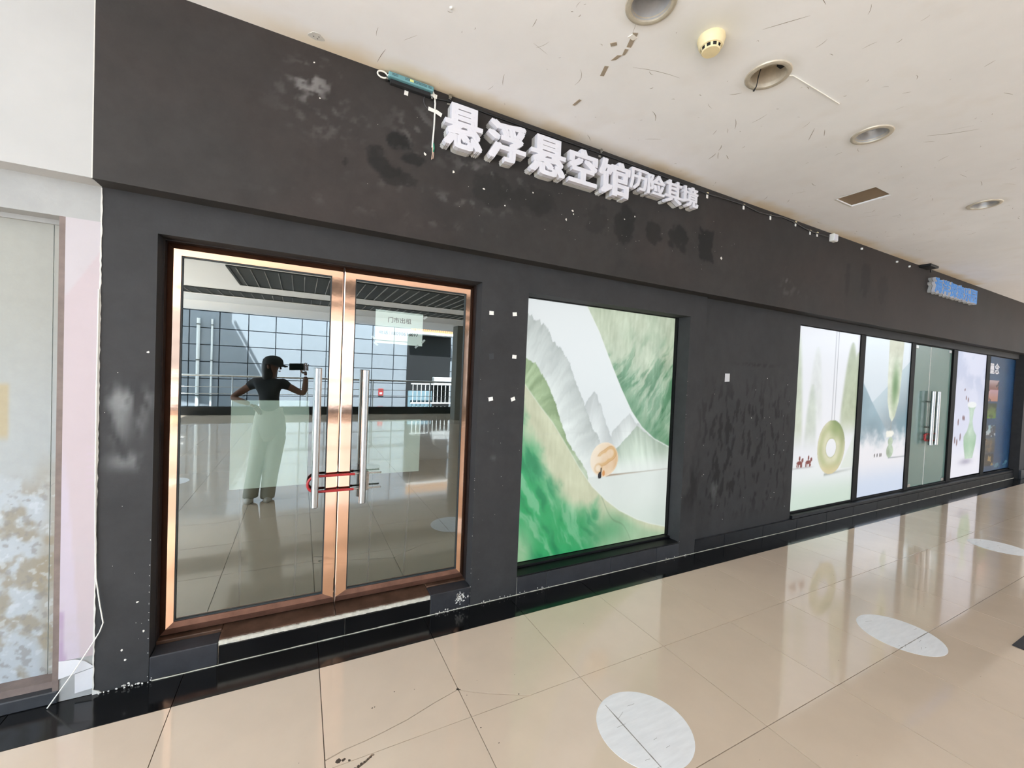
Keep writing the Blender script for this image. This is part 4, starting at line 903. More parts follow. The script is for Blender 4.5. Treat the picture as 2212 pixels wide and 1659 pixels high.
def poster5(u, v):
    n1 = fbm(u * 3, v * 7, 151, 4); n2 = fbm(u * 10, v * 26, 153, 4)
    img = np.ones(u.shape + (3,)) * C(44, 88, 132)[None, None] + ((n1 - 0.5) * 0.16)[..., None] * np.array([0.5, 0.8, 1.0])
    img = over(img, C(28, 62, 104), sst(0.85, 1.0, u)); img = over(img, C(96, 140, 160), sst(0.52, 0.75, n2) * sst(0.25, 0.05, v) * sst(0.2, 0.4, u))
    def pic(x1, z0, z1, top, bot, dark):
        nonlocal img
        m = (u < x1) * (v > z0) * (v < z1) * 1.0; t = sst(z0, z1, v); c = np.asarray(bot)[None, None] * (1 - t)[..., None] + np.asarray(top)[None, None] * t[..., None]
        c = over(c, dark, sst(0.55, 0.62, fbm(u * 9 + z0 * 31, v * 22, 157, 3)) * 0.85); img = over(img, c, m)
    pic(0.39, 0.715, 0.798, C(214, 190, 196), C(160, 110, 104), C(70, 50, 60)); pic(0.38, 0.615, 0.71, C(224, 178, 190), C(212, 150, 130), C(120, 80, 80)); pic(0.36, 0.464, 0.597, C(96, 106, 60), C(120, 160, 60), C(54, 64, 40))
    pic(0.38, 0.30, 0.407, C(170, 206, 220), C(220, 226, 230), C(70, 70, 80)); pic(0.40, 0.162, 0.292, C(110, 112, 110), C(86, 80, 74), C(150, 120, 90)); pic(0.37, 0.045, 0.158, C(40, 36, 36), C(52, 44, 36), C(190, 160, 110))
    return np.clip(img, 0, 1)
MAT['lightbox'] = attr_mat('backlit_print', 0.3, 0.35, 0.0, emit=0.305, base=0.09); MAT['lightbox'].cycles.emission_sampling = 'NONE'
MAT['dim_print'] = attr_mat('unlit_print', 0.25, 0.4, 0.0, emit=0.0, coat=0.0, base=0.55)
def poster(name, label, fn, x0, x1, z0, z1, y, nu, mat, cat='poster', uv=None):
    t = thing(name, label, cat, ((x0 + x1) / 2, y, z0)); a, b, c, d = uv or (x0, x1, z0, z1)
    def pf(X, Z): return lin_a(fn((X - a) / (b - a), (Z - c) / (d - c)))
    attr_object('print', [grid_mesh('p', x0, x1, z0, z1, (x1 - x0) / nu, ('y', y), pf, None)], mat, t)
    MB().box(x0, x1, y + 0.0005, y + 0.03, z0, z1).build('box', MAT['black_metal'], t)
    return t
poster('landscape_poster', 'backlit poster of green jade mountains with an amber disc', poster1, 1.40, 2.992, 0.150, 2.110, 2.655, 270, MAT['lightbox'], uv=(1.472, 2.992, 0.150, 2.108))
YP = 2.565
poster('ring_poster', 'backlit poster of a large jade ring hanging above two red riders', poster2, 4.745, 6.094, 0.173, 2.205, YP, 130, MAT['lightbox'], uv=(4.804, 6.094, 0.173, 2.205))
poster('pendant_poster', 'backlit poster of a pale jade pendant before blue mountains', poster3, 6.215, 7.500, 0.180, 2.205, YP, 110, MAT['lightbox'])
poster('vase_poster', 'backlit lilac poster of a tall celadon vase and tiny walkers', poster4, 9.11, 10.378, 0.195, 2.205, YP, 90, MAT['lightbox'])
p5 = poster('photo_poster', 'dark blue poster with a column of small photos and white characters', poster5, 10.542, 11.89, 0.190, 2.205, YP, 80, MAT['dim_print'])
tx = MB(); text_line(tx, '墨念', 10.56, 11.03, 1.91, 2.09, YP - 0.001, bold=0.006); tx.build('white_characters', MAT['white_paper'], p5)
# frame of the window row
wf = thing('window_1', 'black painted frame of the window row', None, (8.3, 2.57, 0.15)); wf['kind'] = 'structure'
for (a, b) in ((6.094, 6.215), (7.50, 7.625), (8.95, 9.11), (10.378, 10.542)):
    MB().bbox(a, b, 2.552, 2.63, 0.151, 2.214, 0.003).build('mullion', MAT['black_metal'], wf)
MB().bbox(4.74, 11.898, 2.556, 2.63, 2.206, 2.2145, 0.002).build('head_bar', MAT['black_metal'], wf)
MB().bbox(4.74, 11.898, 2.556, 2.63, 0.1505, 0.172, 0.002).build('bottom_bar', MAT['black_metal'], wf)
wf2 = thing('window_2', 'black painted frame around the green landscape poster', None, (2.2, 2.65, 0.15)); wf2['kind'] = 'structure'
MB().bbox(2.992, 3.0045, 2.625, 2.69, 0.150, 2.114, 0.002).build('side_bar', MAT['black_metal'], wf2)
MB().bbox(1.387, 2.992, 2.63, 2.69, 2.1105, 2.1145, 0.001).build('head_bar', MAT['black_metal'], wf2)
# frosted double door between the posters
YG = 2.575
def leaf2(name, label, x0, x1, hx, face):
    t = thing(name, label, 'door', ((x0 + x1) / 2, YG, 0.173), 'frosted teal double door')
    MB().bbox(x0, x1, YG, YG + 0.012, 0.174, 2.204, 0.002).build('glass_pane', MAT['teal_glass'], t)
    h = MB().tube([(hx, 2.50, 0.775), (hx, 2.50, 0.778), (hx, 2.50, 1.552), (hx, 2.50, 1.555)], [0.024, 0.027, 0.027, 0.024], 14).build('pull_handle', MAT['steel'], t, smooth=True)
    for z in (1.03, 1.40): MB().tube([(hx, 2.51, z), (hx, YG, z)], 0.012, 10).build('standoff', MAT['steel'], h)
    for z in (0.20, 2.17): MB().bbox(face - 0.05, face + 0.05, YG - 0.008, YG, z - 0.02, z + 0.025, 0.002).build('patch_fitting', MAT['steel'], t)
    MB().box(x0 if face > hx else x1 - 0.006, x0 + 0.006 if face > hx else x1, YG - 0.001, YG, 0.176, 2.2).build('edge_seal', MAT['white_plastic'], t)
    return t
leaf2('frosted_door', 'left teal frosted glass door between the pendant and vase posters', 7.627, 8.180, 8.118, 7.70)
_ = 0
leaf2('frosted_door', 'right teal frosted glass door next to the vase poster', 8.188, 8.948, 8.295, 8.87)
l2 = thing('shackle_lock', 'small red lock looped around the frosted door handles', 'lock', (8.2, 2.54, 0.86))
MB().tube([(8.06 + 0.05 * (1 - math.cos(t)), 2.54, 0.885 + 0.045 * math.sin(t)) for t in np.linspace(-1.5, 1.5, 12)][::-1], 0.010, 8).build('red_shackle', MAT['red_rubber'], l2, smooth=True)
a_ = MB().tube([(8.04, 2.54, 0.885), (8.03, 2.54, 0.92), (8.07, 2.54, 0.935), (8.34, 2.54, 0.935)], 0.010, 8); a_.tube([(8.04, 2.54, 0.885), (8.03, 2.54, 0.85), (8.07, 2.54, 0.835), (8.34, 2.54, 0.835)], 0.010, 8); a_.build('red_sleeve', MAT['red_rubber'], l2, smooth=True)
MB().bbox(8.33, 8.37, 2.525, 2.555, 0.82, 0.95, 0.004).build('lock_body', MAT['gasket'], l2)

# ================================================================== SIGN LETTERS
NTH = ['first', 'second', 'third', 'fourth', 'fifth']
def letter(ch, x0, x1, z0, z1, yf, yb, grow, label, group, face_mat, side_mat, border=0.0, name='channel_letter'):
    t = thing(name, label, 'sign letter', ((x0 + x1) / 2, yb, z0), group)
    ym = yb + (yf - yb) * 0.50; gx, gz = grow; hx, hz = gx * 0.55, gz * 0.55
    b = MB(); glyph_solid(b, ch, x0, x1, z0, z1, ym + 0.003, yb, grow); bo_ = b.build('return_shell', side_mat, t)
    c = MB(); glyph_solid(c, ch, x0 + gx - hx, x1 - gx + hx, z0 + gz - hz, z1 - gz + hz, ym - 0.004, ym + 0.004, (hx, hz)); c.build('seam', MAT['letter_seam'], bo_)
    f = MB(); glyph_solid(f, ch, x0, x1, z0, z1, yf, ym - 0.003, grow); fo = f.build('face', face_mat, t)
    if border:
        q = MB(); glyph_solid(q, ch, x0 + border, x1 - border, z0 + border, z1 - border, yf - 0.003, yf, (max(0.001, gx - border * 0.4), max(0.001, gz - border * 0.4))); q.build('coloured_inlay', MAT['blue'], fo)
    return t
YF, YB = 2.325, FY
big = [('悬', 0.690, 0.930, 2.850, 3.100, 'leftmost big white sign character, below the teal power unit'), ('浮', 0.963, 1.228, 2.855, 3.093, 'second big white sign character from the left'), ('悬', 1.256, 1.528, 2.848, 3.092, 'third big white sign character, same shape as the leftmost'),
       ('空', 1.556, 1.794, 2.858, 3.094, 'fourth big white sign character from the left'), ('馆', 1.806, 2.092, 2.848, 3.092, 'rightmost big white sign character, before the four small ones')]
for ch, a, b, c, d, lb in big: letter(ch, a, b, c, d, YF, YB, (0.0125, 0.0058), lb, 'big white sign characters', MAT['letter_white'], MAT['letter_side'])
sml = [('历', 2.088, 2.266, 2.942, 3.094, 'leftmost small white sign character, right after the big ones'), ('险', 2.262, 2.443, 2.940, 3.096, 'second small white sign character'), ('其', 2.446, 2.629, 2.926, 3.098, 'third small white sign character'), ('境', 2.627, 2.818, 2.940, 3.098, 'rightmost small white sign character')]
for ch, a, b, c, d, lb in sml: letter(ch, a, b, c, d, YF, YB, (0.0065, 0.0032), lb, 'small white sign characters', MAT['letter_white'], MAT['letter_side'])
for k, ch in enumerate('海洋探索乐园'):
    a = 7.37 + k * 0.2475
    letter(ch, a, a + 0.243, 2.860, 3.062, YF, YB, (0.010, 0.007), '%s blue sign character with white edge at the far end' % ['leftmost', 'second', 'third', 'fourth', 'fifth', 'rightmost'][k], 'blue sign characters', MAT['letter_white'], MAT['letter_side'], border=0.003)

# ================================================================== FITTINGS ON THE FASCIA
ps = thing('led_power_unit', 'slim teal power unit under the ceiling left of the sign', 'power unit', (0.50, 2.38, 3.14))
MB().bbox(0.382, 0.632, 2.355, FY, 3.140, 3.166, 0.004).build('casing', MAT['teal'], ps)
MB().bbox(0.395, 0.62, 2.372, FY, 3.118, 3.139, 0.003).build('base_plate', MAT['dark_slot'], ps)
mk = MB()
for (a, b, rows) in ((0.400, 0.432, 2), (0.470, 0.494, 2), (0.520, 0.590, 2), (0.600, 0.618, 2)):
    for r in range(rows):
        x = a
        while x < b: mk.box(x, x + 0.0028, 2.3545, 2.355, 3.148 + r * 0.007, 3.152 + r * 0.007); x += 0.0046
mk.build('printed_marks', MAT['dark_slot'], ps)['kind'] = 'stuff'
MB().box(0.496, 0.517, 2.3545, 2.355, 3.147, 3.160).build('yellow_label', simple('yellow_label', (222, 226, 150), 0.6), ps)
MB().bbox(0.372, 0.384, 2.372, FY, 3.128, 3.140, 0.002).build('bracket', MAT['steel'], ps); MB().bbox(0.622, 0.634, 2.372, FY, 3.108, 3.122, 0.002).build('bracket', MAT['steel'], ps)
t = np.linspace(0.2, 5.6, 18)
lo = MB().tube([(0.385, 2.376, 3.156)] + [(0.352 + 0.026 * math.cos(q), 2.378, 3.147 + 0.017 * math.sin(q)) for q in t[::1]] + [(0.382, 2.380, 3.134)], 0.0042, 8)
lo.build('cable_loop', MAT['cable_white'], ps, smooth=True)
wc = thing('cut_cable', 'white cable with bare wire ends hanging down left of the sign', 'cable', (0.65, 2.395, 2.78))
MB().tube([(0.630, 2.376, 3.155), (0.645, 2.388, 3.14), (0.653, 2.394, 3.10), (0.652, 2.394, 2.98), (0.648, 2.394, 2.90), (0.645, 2.394, 2.845)], 0.0048, 8).build('sheath', MAT['cable_white'], wc, smooth=True)
MB().tube([(0.651, 2.393, 2.87), (0.655, 2.392, 2.845), (0.651, 2.393, 2.82)], 0.0042, 6).build('green_core', MAT['green_wire'], wc, smooth=True)
for dx, zz in ((0.0, 2.775), (0.008, 2.782)): MB().tube([(0.646 + dx * 0.3, 2.393, 2.846), (0.647 + dx, 2.393, 2.81), (0.643 + dx, 2.392, zz)], 0.0022, 6).build('bare_core', simple('pale_core', (226, 196, 176), 0.5), wc)
MAT['ring_grey'] = simple('grey_ring_cable', (70, 68, 70), 0.5)
rg = MB().tube([(0.622 + 0.036 * math.cos(q), 2.395, 3.098 + 0.042 * math.sin(q)) for q in np.linspace(1.2, 1.2 + 2 * math.pi, 28)], 0.0026, 6).build('cable_ring', MAT['ring_grey'], smooth=True)
tag(rg, 'thin black cable coiled in a ring beside the white cable', 'cable')
bc = MB().tube([(0.66, 2.392, 3.13), (0.80, 2.392, 3.150), (1.2, 2.392, 3.146), (1.8, 2.392, 3.150), (2.4, 2.392, 3.148), (2.9, 2.392, 3.135), (3.0, 2.39, 3.130), (3.25, 2.39, 3.142), (3.5, 2.39, 3.146), (3.7, 2.39, 3.128), (3.88, 2.39, 3.138), (4.05, 2.39, 3.160), (4.3, 2.39, 3.150), (4.42, 2.39, 3.132), (4.6, 2.39, 3.120), (4.9, 2.39, 3.128)], 0.006, 6).build('black_cable', MAT['cable_black'], smooth=True)
tag(bc, 'black cable running along the top of the fascia above the sign', 'cable')
def tape(x, z, w, h, a, label, y=FY, mat='tape', group='scraps of white tape on the fascia'):
    c, s = math.cos(a), math.sin(a); P = [(-w, -h), (w, -h * 0.9), (w * 0.95, h), (-w, h * 0.95)]
    o = MB().prism([(x + c * p[0] - s * p[1], z + s * p[0] + c * p[1]) for p in P], 'y', y - 0.0012, y).build('tape_scrap', MAT[mat])
    return tag(o, label, 'tape', group)
tape(0.636, 3.138, 0.026, 0.012, -0.1, 'upper white tape strip holding the white cable', 2.389)
tape(0.634, 3.054, 0.022, 0.011, -0.1, 'lower left white tape strip across the white cable', 2.389)
tape(0.674, 3.048, 0.020, 0.012, -0.35, 'lower right white tape strip across the white cable', 2.390)
tape(0.487, 3.106, 0.011, 0.013, -0.1, 'small white tape square below the teal power unit')
def clip(x, z, kind, label):
    t = thing('fixing_clip', label, 'clip', (x, FY, z - 0.02), 'small fixings along the top of the fascia')
    if kind == 'metal':
        MB().bbox(x - 0.012, x + 0.012, FY - 0.003, FY, z - 0.035, z - 0.006, 0.001).build('tab', MAT['steel'], t)
        MB().lathe([(0.0, 0), (0.010, 0.0), (0.012, 0.012), (0.007, 0.024), (0.0, 0.026)], (x + 0.004, FY - 0.012, z - 0.002), 12).build('screw', MAT['steel'], t, smooth=True)
        MB().bbox(x - 0.006, x + 0.010, FY - 0.016, FY, z - 0.008, z, 0.001).build('arm', MAT['steel'], t)
    else:
        MB().bbox(x - 0.011, x + 0.011, FY - 0.006, FY, z - 0.030, z + 0.004, 0.002).build('tab', MAT['white_plastic'], t)
        MB().bbox(x - 0.013, x + 0.009, FY - 0.014, FY, z + 0.006, z + 0.016, 0.003).build('cap', MAT['cream_plastic'], t)
clip(0.735, 3.155, 'metal', 'metal clip above the leftmost big sign character'); clip(1.862, 3.158, 'metal', 'metal clip above the rightmost big sign character')
for x, z, lb in ((3.005, 3.128, 'cream clip right of the small white characters'), (3.49, 3.140, 'second cream clip after the white sign'), (3.89, 3.130, 'third cream clip after the white sign'), (4.30, 3.152, 'cream clip before the close pair of clips'), (4.56, 3.118, 'left one of the close pair of clips'), (4.69, 3.124, 'right one of the close pair of clips, before the white box')):
    clip(x, z, 'plastic', lb)
for x, z, lb in ((5.597, 3.127, 'tiny white cap right of the white box'), (6.459, 3.119, 'middle tiny white cap toward the blue sign'), (6.80, 3.116, 'tiny white cap nearest the blue sign')):
    tag(MB().lathe([(0.0, -0.012), (0.012, -0.010), (0.013, 0.010), (0.0, 0.012)], (x, FY - 0.006, z), 10).build('wall_plug', MAT['white_plastic']), lb, 'wall plug', 'small fixings along the top of the fascia')
jb = thing('junction_box', 'small white box on the fascia under the ceiling', 'box', (4.965, FY, 3.09))
MB().bbox(4.925, 5.005, FY - 0.045, FY, 3.088, 3.165, 0.004).build('body', MAT['white_plastic'], jb); MB().bbox(4.930, 5.0, FY - 0.05, FY - 0.045, 3.093, 3.16, 0.002).build('lid', MAT['letter_white'], jb)
bb = thing('black_box', 'small black box at the ceiling edge before the blue sign', 'box', (7.2, 2.34, 3.14))
MB().bbox(7.08, 7.32, 2.28, FY, 3.148, 3.178, 0.006).build('body', MAT['cable_black'], bb); MB().tube([(7.32, 2.36, 3.16), (7.40, 2.38, 3.13)], 0.008, 6).build('lead', MAT['cable_black'], bb)
# tape scraps on the pier between door and poster
for x, z, a, lb, m in ((1.111, 1.947, 0.0, 'white tape scrap, upper left of six on the pier', 'tape'), (1.284, 1.956, 0.1, 'white tape scrap, upper right of six on the pier', 'tape'), (1.124, 1.660, 0.1, 'dark foam square, middle left of six on the pier', 'dark_slot'), (1.294, 1.667, -0.1, 'torn white scrap, middle right of six on the pier', 'tape'), (1.130, 1.377, 0.15, 'white tape scrap, lower left of six on the pier', 'tape'), (1.297, 1.378, 0.3, 'small torn scrap, lower right of six on the pier', 'tape')):
    k = {'dark': 1}.get(lb[:4], 0)
    tape(x, z, 0.016 if k == 0 else 0.017, 0.013 if k == 0 else 0.02, a, lb, WY, 'base_tile' if k else 'tape', 'adhesive scraps on the pier right of the doors')
pn = tape(3.58, 1.600, 0.055 * 0.62, 0.040, 0.0, 'white paper square stuck on the dark stained wall between the posters', 2.53, 'white_paper', None)
pn.name = 'paper_square'; pn['category'] = 'paper'

# ================================================================== CEILING FITTINGS
def downlight(x, y, label, broken=False):
    t = thing('downlight', label, 'downlight', (x, y, CEIL - 0.008), 'round recessed downlights')
    r = 0.096
    MB().lathe([(r - 0.016, 0.012), (r - 0.012, -0.006), (r - 0.002, -0.009), (r + 0.010, -0.005), (r + 0.013, 0.0), (r + 0.013, 0.004)], (x, y, CEIL - 0.001), 48).build('trim_ring', MAT['lamp_ring'], t, smooth=True)
    if not broken:
        MB().lathe([(0.082, 0.0), (0.078, 0.03), (0.066, 0.065), (0.050, 0.085), (0.0, 0.088)], (x, y, CEIL), 48).build('reflector', MAT['reflector'], t, smooth=True)
        b = MB().lathe([(0.0, 0.035), (0.014, 0.037), (0.024, 0.046), (0.026, 0.060), (0.018, 0.078), (0.018, 0.09)], (x + 0.012, y, CEIL), 24).build('bulb', MAT['reflector'], t, smooth=True)
    else:
        MB().lathe([(0.084, 0.0), (0.082, 0.05), (0.074, 0.085), (0.0, 0.088)], (x, y, CEIL), 40).build('housing', MAT['lamp_ring'], t, smooth=True)
        MB().bbox(x + 0.02, x + 0.055, y - 0.055, y - 0.03, CEIL + 0.03, CEIL + 0.085, 0.003).build('terminal_block', MAT['dark_slot'], t)
        MB().bbox(x - 0.02, x + 0.02, y - 0.07, y - 0.045, CEIL + 0.05, CEIL + 0.086, 0.003).build('bracket', MAT['steel'], t)
        MB().tube([(x - 0.012, y + 0.03, CEIL + 0.06), (x - 0.004, y + 0.05, CEIL + 0.02), (x + 0.012, y + 0.068, CEIL - 0.012), (x + 0.006, y + 0.08, CEIL - 0.035)], [0.0028, 0.0028, 0.0028, 0.005], 6).build('loose_lead', MAT['cable_black'], t, smooth=True)
    return t
downlight(*LIGHTS[0], 'downlight cut by the top edge of the view'); downlight(*LIGHTS[1], 'gutted downlight with a loose lead hanging out', True)
downlight(*LIGHTS[2], 'downlight at the end of the thin white wire'); downlight(*LIGHTS[3], 'farthest downlight, beyond the brown cut-out')
sm = thing('smoke_detector', 'yellowed smoke detector on the ceiling between two downlights', 'smoke detector', (1.69, 1.37, CEIL - 0.07))
MB().lathe([(0.060, 0.0), (0.062, -0.012), (0.058, -0.022), (0.057, -0.024), (0.056, -0.036), (0.050, -0.046), (0.044, -0.048)], (1.69, 1.37, CEIL), 40).build('base', MAT['cream_plastic'], sm, smooth=True)
MB().lathe([(0.040, -0.046), (0.040, -0.062), (0.0, -0.062)], (1.69, 1.37, CEIL), 32).build('sensor_chamber', MAT['dark_slot'], sm, smooth=True)
cg = MB()
for k in range(10):
    a = 2 * math.pi * k / 10; cg.lathe([(0.044, -0.047), (0.041, -0.064)], (1.69, 1.37, CEIL), 3, a0=a, a1=a + 0.24)
cg.lathe([(0.042, -0.062), (0.038, -0.067), (0.0, -0.068)], (1.69, 1.37, CEIL), 32); cg.build('cage', MAT['cream_plastic'], sm, smooth=True)
ww = MB().tube([(2.225, 1.335, CEIL - 0.003), (2.255, 1.315, CEIL - 0.003), (2.40, 1.312, CEIL - 0.003), (2.56, 1.310, CEIL - 0.003), (2.71, 1.310, CEIL - 0.002)], 0.003, 6).build('ceiling_wire', MAT['cable_white'], smooth=True)
tag(ww, 'thin white wire on the ceiling running from the gutted downlight', 'wire')
CT = [0]
def ctape(pts, label, mat='tape_old'):
    CT[0] += 1; o = MB().prism(pts, 'z', CEIL - 0.0006 - 0.0005 * CT[0], CEIL - 0.0001 * CT[0]).build('ceiling_tape', MAT[mat]); return tag(o, label, 'tape', 'old tape marks on the ceiling')
ctape([(1.396, 1.828), (1.372, 1.760), (1.392, 1.752), (1.416, 1.820)], 'long brown tape mark, third from the wall on the ceiling'); ctape([(1.374, 1.715), (1.380, 1.672), (1.400, 1.660), (1.394, 1.700)], 'brown tape mark in the middle of the ceiling row')
ctape([(1.400, 1.660), (1.384, 1.622), (1.402, 1.616), (1.410, 1.650)], 'small brown tape mark beside the middle one'); ctape([(1.382, 1.608), (1.350, 1.530), (1.372, 1.520), (1.402, 1.600)], 'brown tape mark nearest the big downlight'); ctape([(1.298, 1.632), (1.318, 1.610), (1.334, 1.622), (1.314, 1.644)], 'small lone brown tape mark left of the row')
ctape([(1.408, 2.098), (1.412, 2.038), (1.428, 2.036), (1.424, 2.096)], 'brown tape mark nearest the black fascia'); ctape([(1.345, 1.560), (1.352, 1.535), (1.386, 1.540), (1.380, 1.562)], 'crumpled white tape by the big downlight', 'tape')
pl = MB(); ring = [(0.024 + 0.034 * math.cos(q) * (1 + 0.25 * math.sin(3 * q)), 2.323 + 0.026 * math.sin(q)) for q in np.linspace(0, 2 * math.pi, 15)[:-1]]
pl.prism(ring, 'z', CEIL - 0.002, CEIL); pl = pl.build('plaster_patch', MAT['caulk']); tag(pl, 'round white plaster patch on the ceiling at upper left', 'plaster patch')
for dx, dy in ((-0.012, 0.004), (0.012, -0.004), (0.006, 0.012)): MB().bbox(0.024 + dx - 0.003, 0.024 + dx + 0.003, 2.323 + dy - 0.002, 2.323 + dy + 0.002, CEIL - 0.003, CEIL - 0.002, 0.0004).build('screw_hole', MAT['dark_slot'], pl)
tag(MB().lathe([(0.0, -0.008), (0.006, -0.006), (0.008, 0.0)], (0.557, 1.833, CEIL), 12).build('screw_cap', MAT['white_plastic'], smooth=True), 'small white screw cap alone on the ceiling', 'screw')

# ================================================================== FLOOR DECALS
def decal(cx, cy, r, label, joints, extra=None):
    t = thing('floor_decal', label, 'floor decal', (cx, cy, 0.0), 'round white floor decals')
    MB().lathe([(0.0, 0.0008), (r, 0.0008), (r + 0.0006, 0.0)], (cx, cy, 0.0004), 64).build('disc', MAT['decal'], t)
    for (p, q) in joints:
        p = Vector(p); q = Vector(q); n = 14; L = []; R_ = []; d = (q - p).normalized(); nrm = Vector((-d.y, d.x))
        for k in range(n + 1):
            c = p.lerp(q, k / n); w = random.uniform(0.0012, 0.0032); L.append(c + nrm * w); R_.append(c - nrm * w)
        mb = MB()
        for k in range(n): mb.prism([tuple(L[k]), tuple(R_[k]), tuple(R_[k + 1]), tuple(L[k + 1])], 'z', 0.0013, 0.0016)
        mb.build('joint_crease', MAT['decal_wear'], t)
    mb = MB()
    for k in range(7):
        a = random.uniform(0, 6.28); rr_ = r * math.sqrt(random.random()) * 0.9; x = cx + rr_ * math.cos(a); y = cy + rr_ * math.sin(a); b = random.uniform(-0.3, 0.5) ; L_ = random.uniform(0.01, 0.05)
        mb.prism([(x - math.cos(b) * L_, y - math.sin(b) * L_ - 0.0006), (x + math.cos(b) * L_ * 0.2, y + math.sin(b) * L_ * 0.2 - 0.0006), (x + math.cos(b) * L_ * 0.2, y + math.sin(b) * L_ * 0.2 + 0.0006), (x - math.cos(b) * L_, y - math.sin(b) * L_ + 0.0006)], 'z', 0.0012, 0.0015)
    tag(mb.build('scratches', MAT['decal_wear'], t), 'grey scratches', kind='stuff')
    return t
jx = TX0 + 3 * JP
decal(1.40, 1.30, 0.208, 'round white floor decal nearest the camera, crossed by a tile joint', [((jx, 1.30 + 0.170), (jx, 1.30 - 0.170))])
decal(3.43, 1.14, 0.212, 'round white floor decal right of the nearest one', [((3.43 - 0.2, OUT_Y - 2 * JP), (3.43 + 0.2, OUT_Y - 2 * JP))])
decal(6.35, 1.40, 0.21, 'round white floor decal farthest along the arcade', [])
decal(-1.46, -1.35, 0.21, 'round floor decal behind the photographer seen in the left glass', []); decal(0.95, -1.5, 0.21, 'round floor decal seen mirrored in the right glass', [])
MAT['mat_dark'] = simple('dark_rubber_mat', (44, 42, 46), 0.7, var=0.15, scale=30)
fm = thing('floor_mat', 'corner of a dark mat at the right edge of the floor', 'mat', (4.5, 0.45, 0.0))
MB().bbox(3.955, 5.2, 0.10, 0.79, 0.0005, 0.006, 0.002).build('mat_body', MAT['mat_dark'], fm); MB().bbox(3.955, 5.2, 0.10, 0.115, 0.006, 0.008, 0.0005).build('edge_strip', MAT['cable_black'], fm)

# ================================================================== BEHIND THE CAMERA (seen mirrored in the door glass)
def grille(label, x0, x1, y0, y1):
    t = thing('ceiling_grille', label, 'grille', ((x0 + x1) / 2, (y0 + y1) / 2, CEIL - 0.02), 'dark slatted ceiling grilles')
    MB().box(x0, x1, y0, y1, CEIL - 0.008, CEIL - 0.001).build('dark_panel', MAT['grille'], t)
    n = int((x1 - x0) / 0.21); me = MB().box(-0.006, 0.006, -(y1 - y0) / 2 + 0.03, (y1 - y0) / 2 - 0.03, -0.02, 0.0).mesh('rib', MAT['grille_bar'])
    for k in range(n): place(me, 'rib', (x0 + 0.12 + 0.21 * k, (y0 + y1) / 2, CEIL - 0.008), t)
    fr_ = MB(); fr_.box(x0 - 0.02, x1 + 0.02, y0 - 0.02, y0 + 0.02, CEIL - 0.02, CEIL - 0.001); fr_.box(x0 - 0.02, x1 + 0.02, y1 - 0.02, y1 + 0.02, CEIL - 0.02, CEIL - 0.001); fr_.box(x0 - 0.02, x0 + 0.02, y0 + 0.02, y1 - 0.02, CEIL - 0.02, CEIL - 0.001); fr_.box(x1 - 0.02, x1 + 0.02, y0 + 0.02, y1 - 0.02, CEIL - 0.02, CEIL - 0.001)
    fr_.build('frame', MAT['grille'], t)
grille('wide dark ceiling grille nearer the shopfront, seen mirrored in the doors', -1.15, 6.3, -5.0, -3.15)
grille('narrow dark ceiling grille nearer the atrium, seen mirrored in the doors', -2.45, 6.3, -6.85, -6.0)
struct(MB().bbox(-6.6, 16.5, -9.55, -9.30, 0.0, 0.25, 0.01).build('trim_4', MAT['border']), 'black stone kerb along the atrium edge')
ba = thing('balustrade', 'steel balustrade along the atrium edge, seen mirrored in the doors', 'railing', (4.0, -9.42, 0.25))
MB().tube([(-6.5, -9.42, 1.15), (16.4, -9.42, 1.15)], 0.03, 10).build('handrail', MAT['steel'], ba, smooth=True)
for z in (0.82, 0.62): MB().tube([(-6.5, -9.42, z), (16.4, -9.42, z)], 0.010, 6).build('lower_rail', MAT['steel'], ba)
for k in range(11): MB().tube([(-5.8 + 2.0 * k, -9.42, 0.25), (-5.8 + 2.0 * k, -9.42, 1.14)], 0.022, 8).build('post', MAT['steel'], ba, smooth=True)
BYW = -12.0
bw = MB().box(-14, 22, BYW - 0.3, BYW - 0.012, -4.0, 3.9)
wb = struct(bw.build('wall_back', MAT['joint_grey'], origin=(0, BYW, 0)), 'pale panelled wall across the atrium')
PW, PH = 0.84, 0.574; me = MB().bbox(-PW / 2 + 0.015, PW / 2 - 0.015, -0.012, 0.0, -PH / 2 + 0.014, PH / 2 - 0.014, 0.002).mesh('wall_panel', MAT['back_panel'])
for i in range(-7, 10):
    for j in range(-1, 7):
        place(me, 'wall_panel', ((i + 0.5) * PW, BYW, 1.548 + (j - 2.5) * PH), wb)
fp = MB().box(-14, -7 * PW - 0.01, BYW - 0.012, BYW, -4, 3.9); fp.box(10 * PW + 0.01, 22, BYW - 0.012, BYW, -4, 3.9); fp.box(-7 * PW, 10 * PW, BYW - 0.012, BYW, -4, 1.548 - 4 * PH - 0.01)
fp.build('plain_facing', MAT['back_panel'], wb)
struct(MB().box(-14, 22, BYW - 0.3, -9.4, -4.3, -4.0).build('floor_atrium', MAT['concrete']), 'lower floor of the atrium')
struct(MB().box(-6.6, 16.5, -9.42, -9.36, -4.0, -0.06).build('wall_atrium_edge', MAT['back_panel']), 'slab edge below the balustrade')
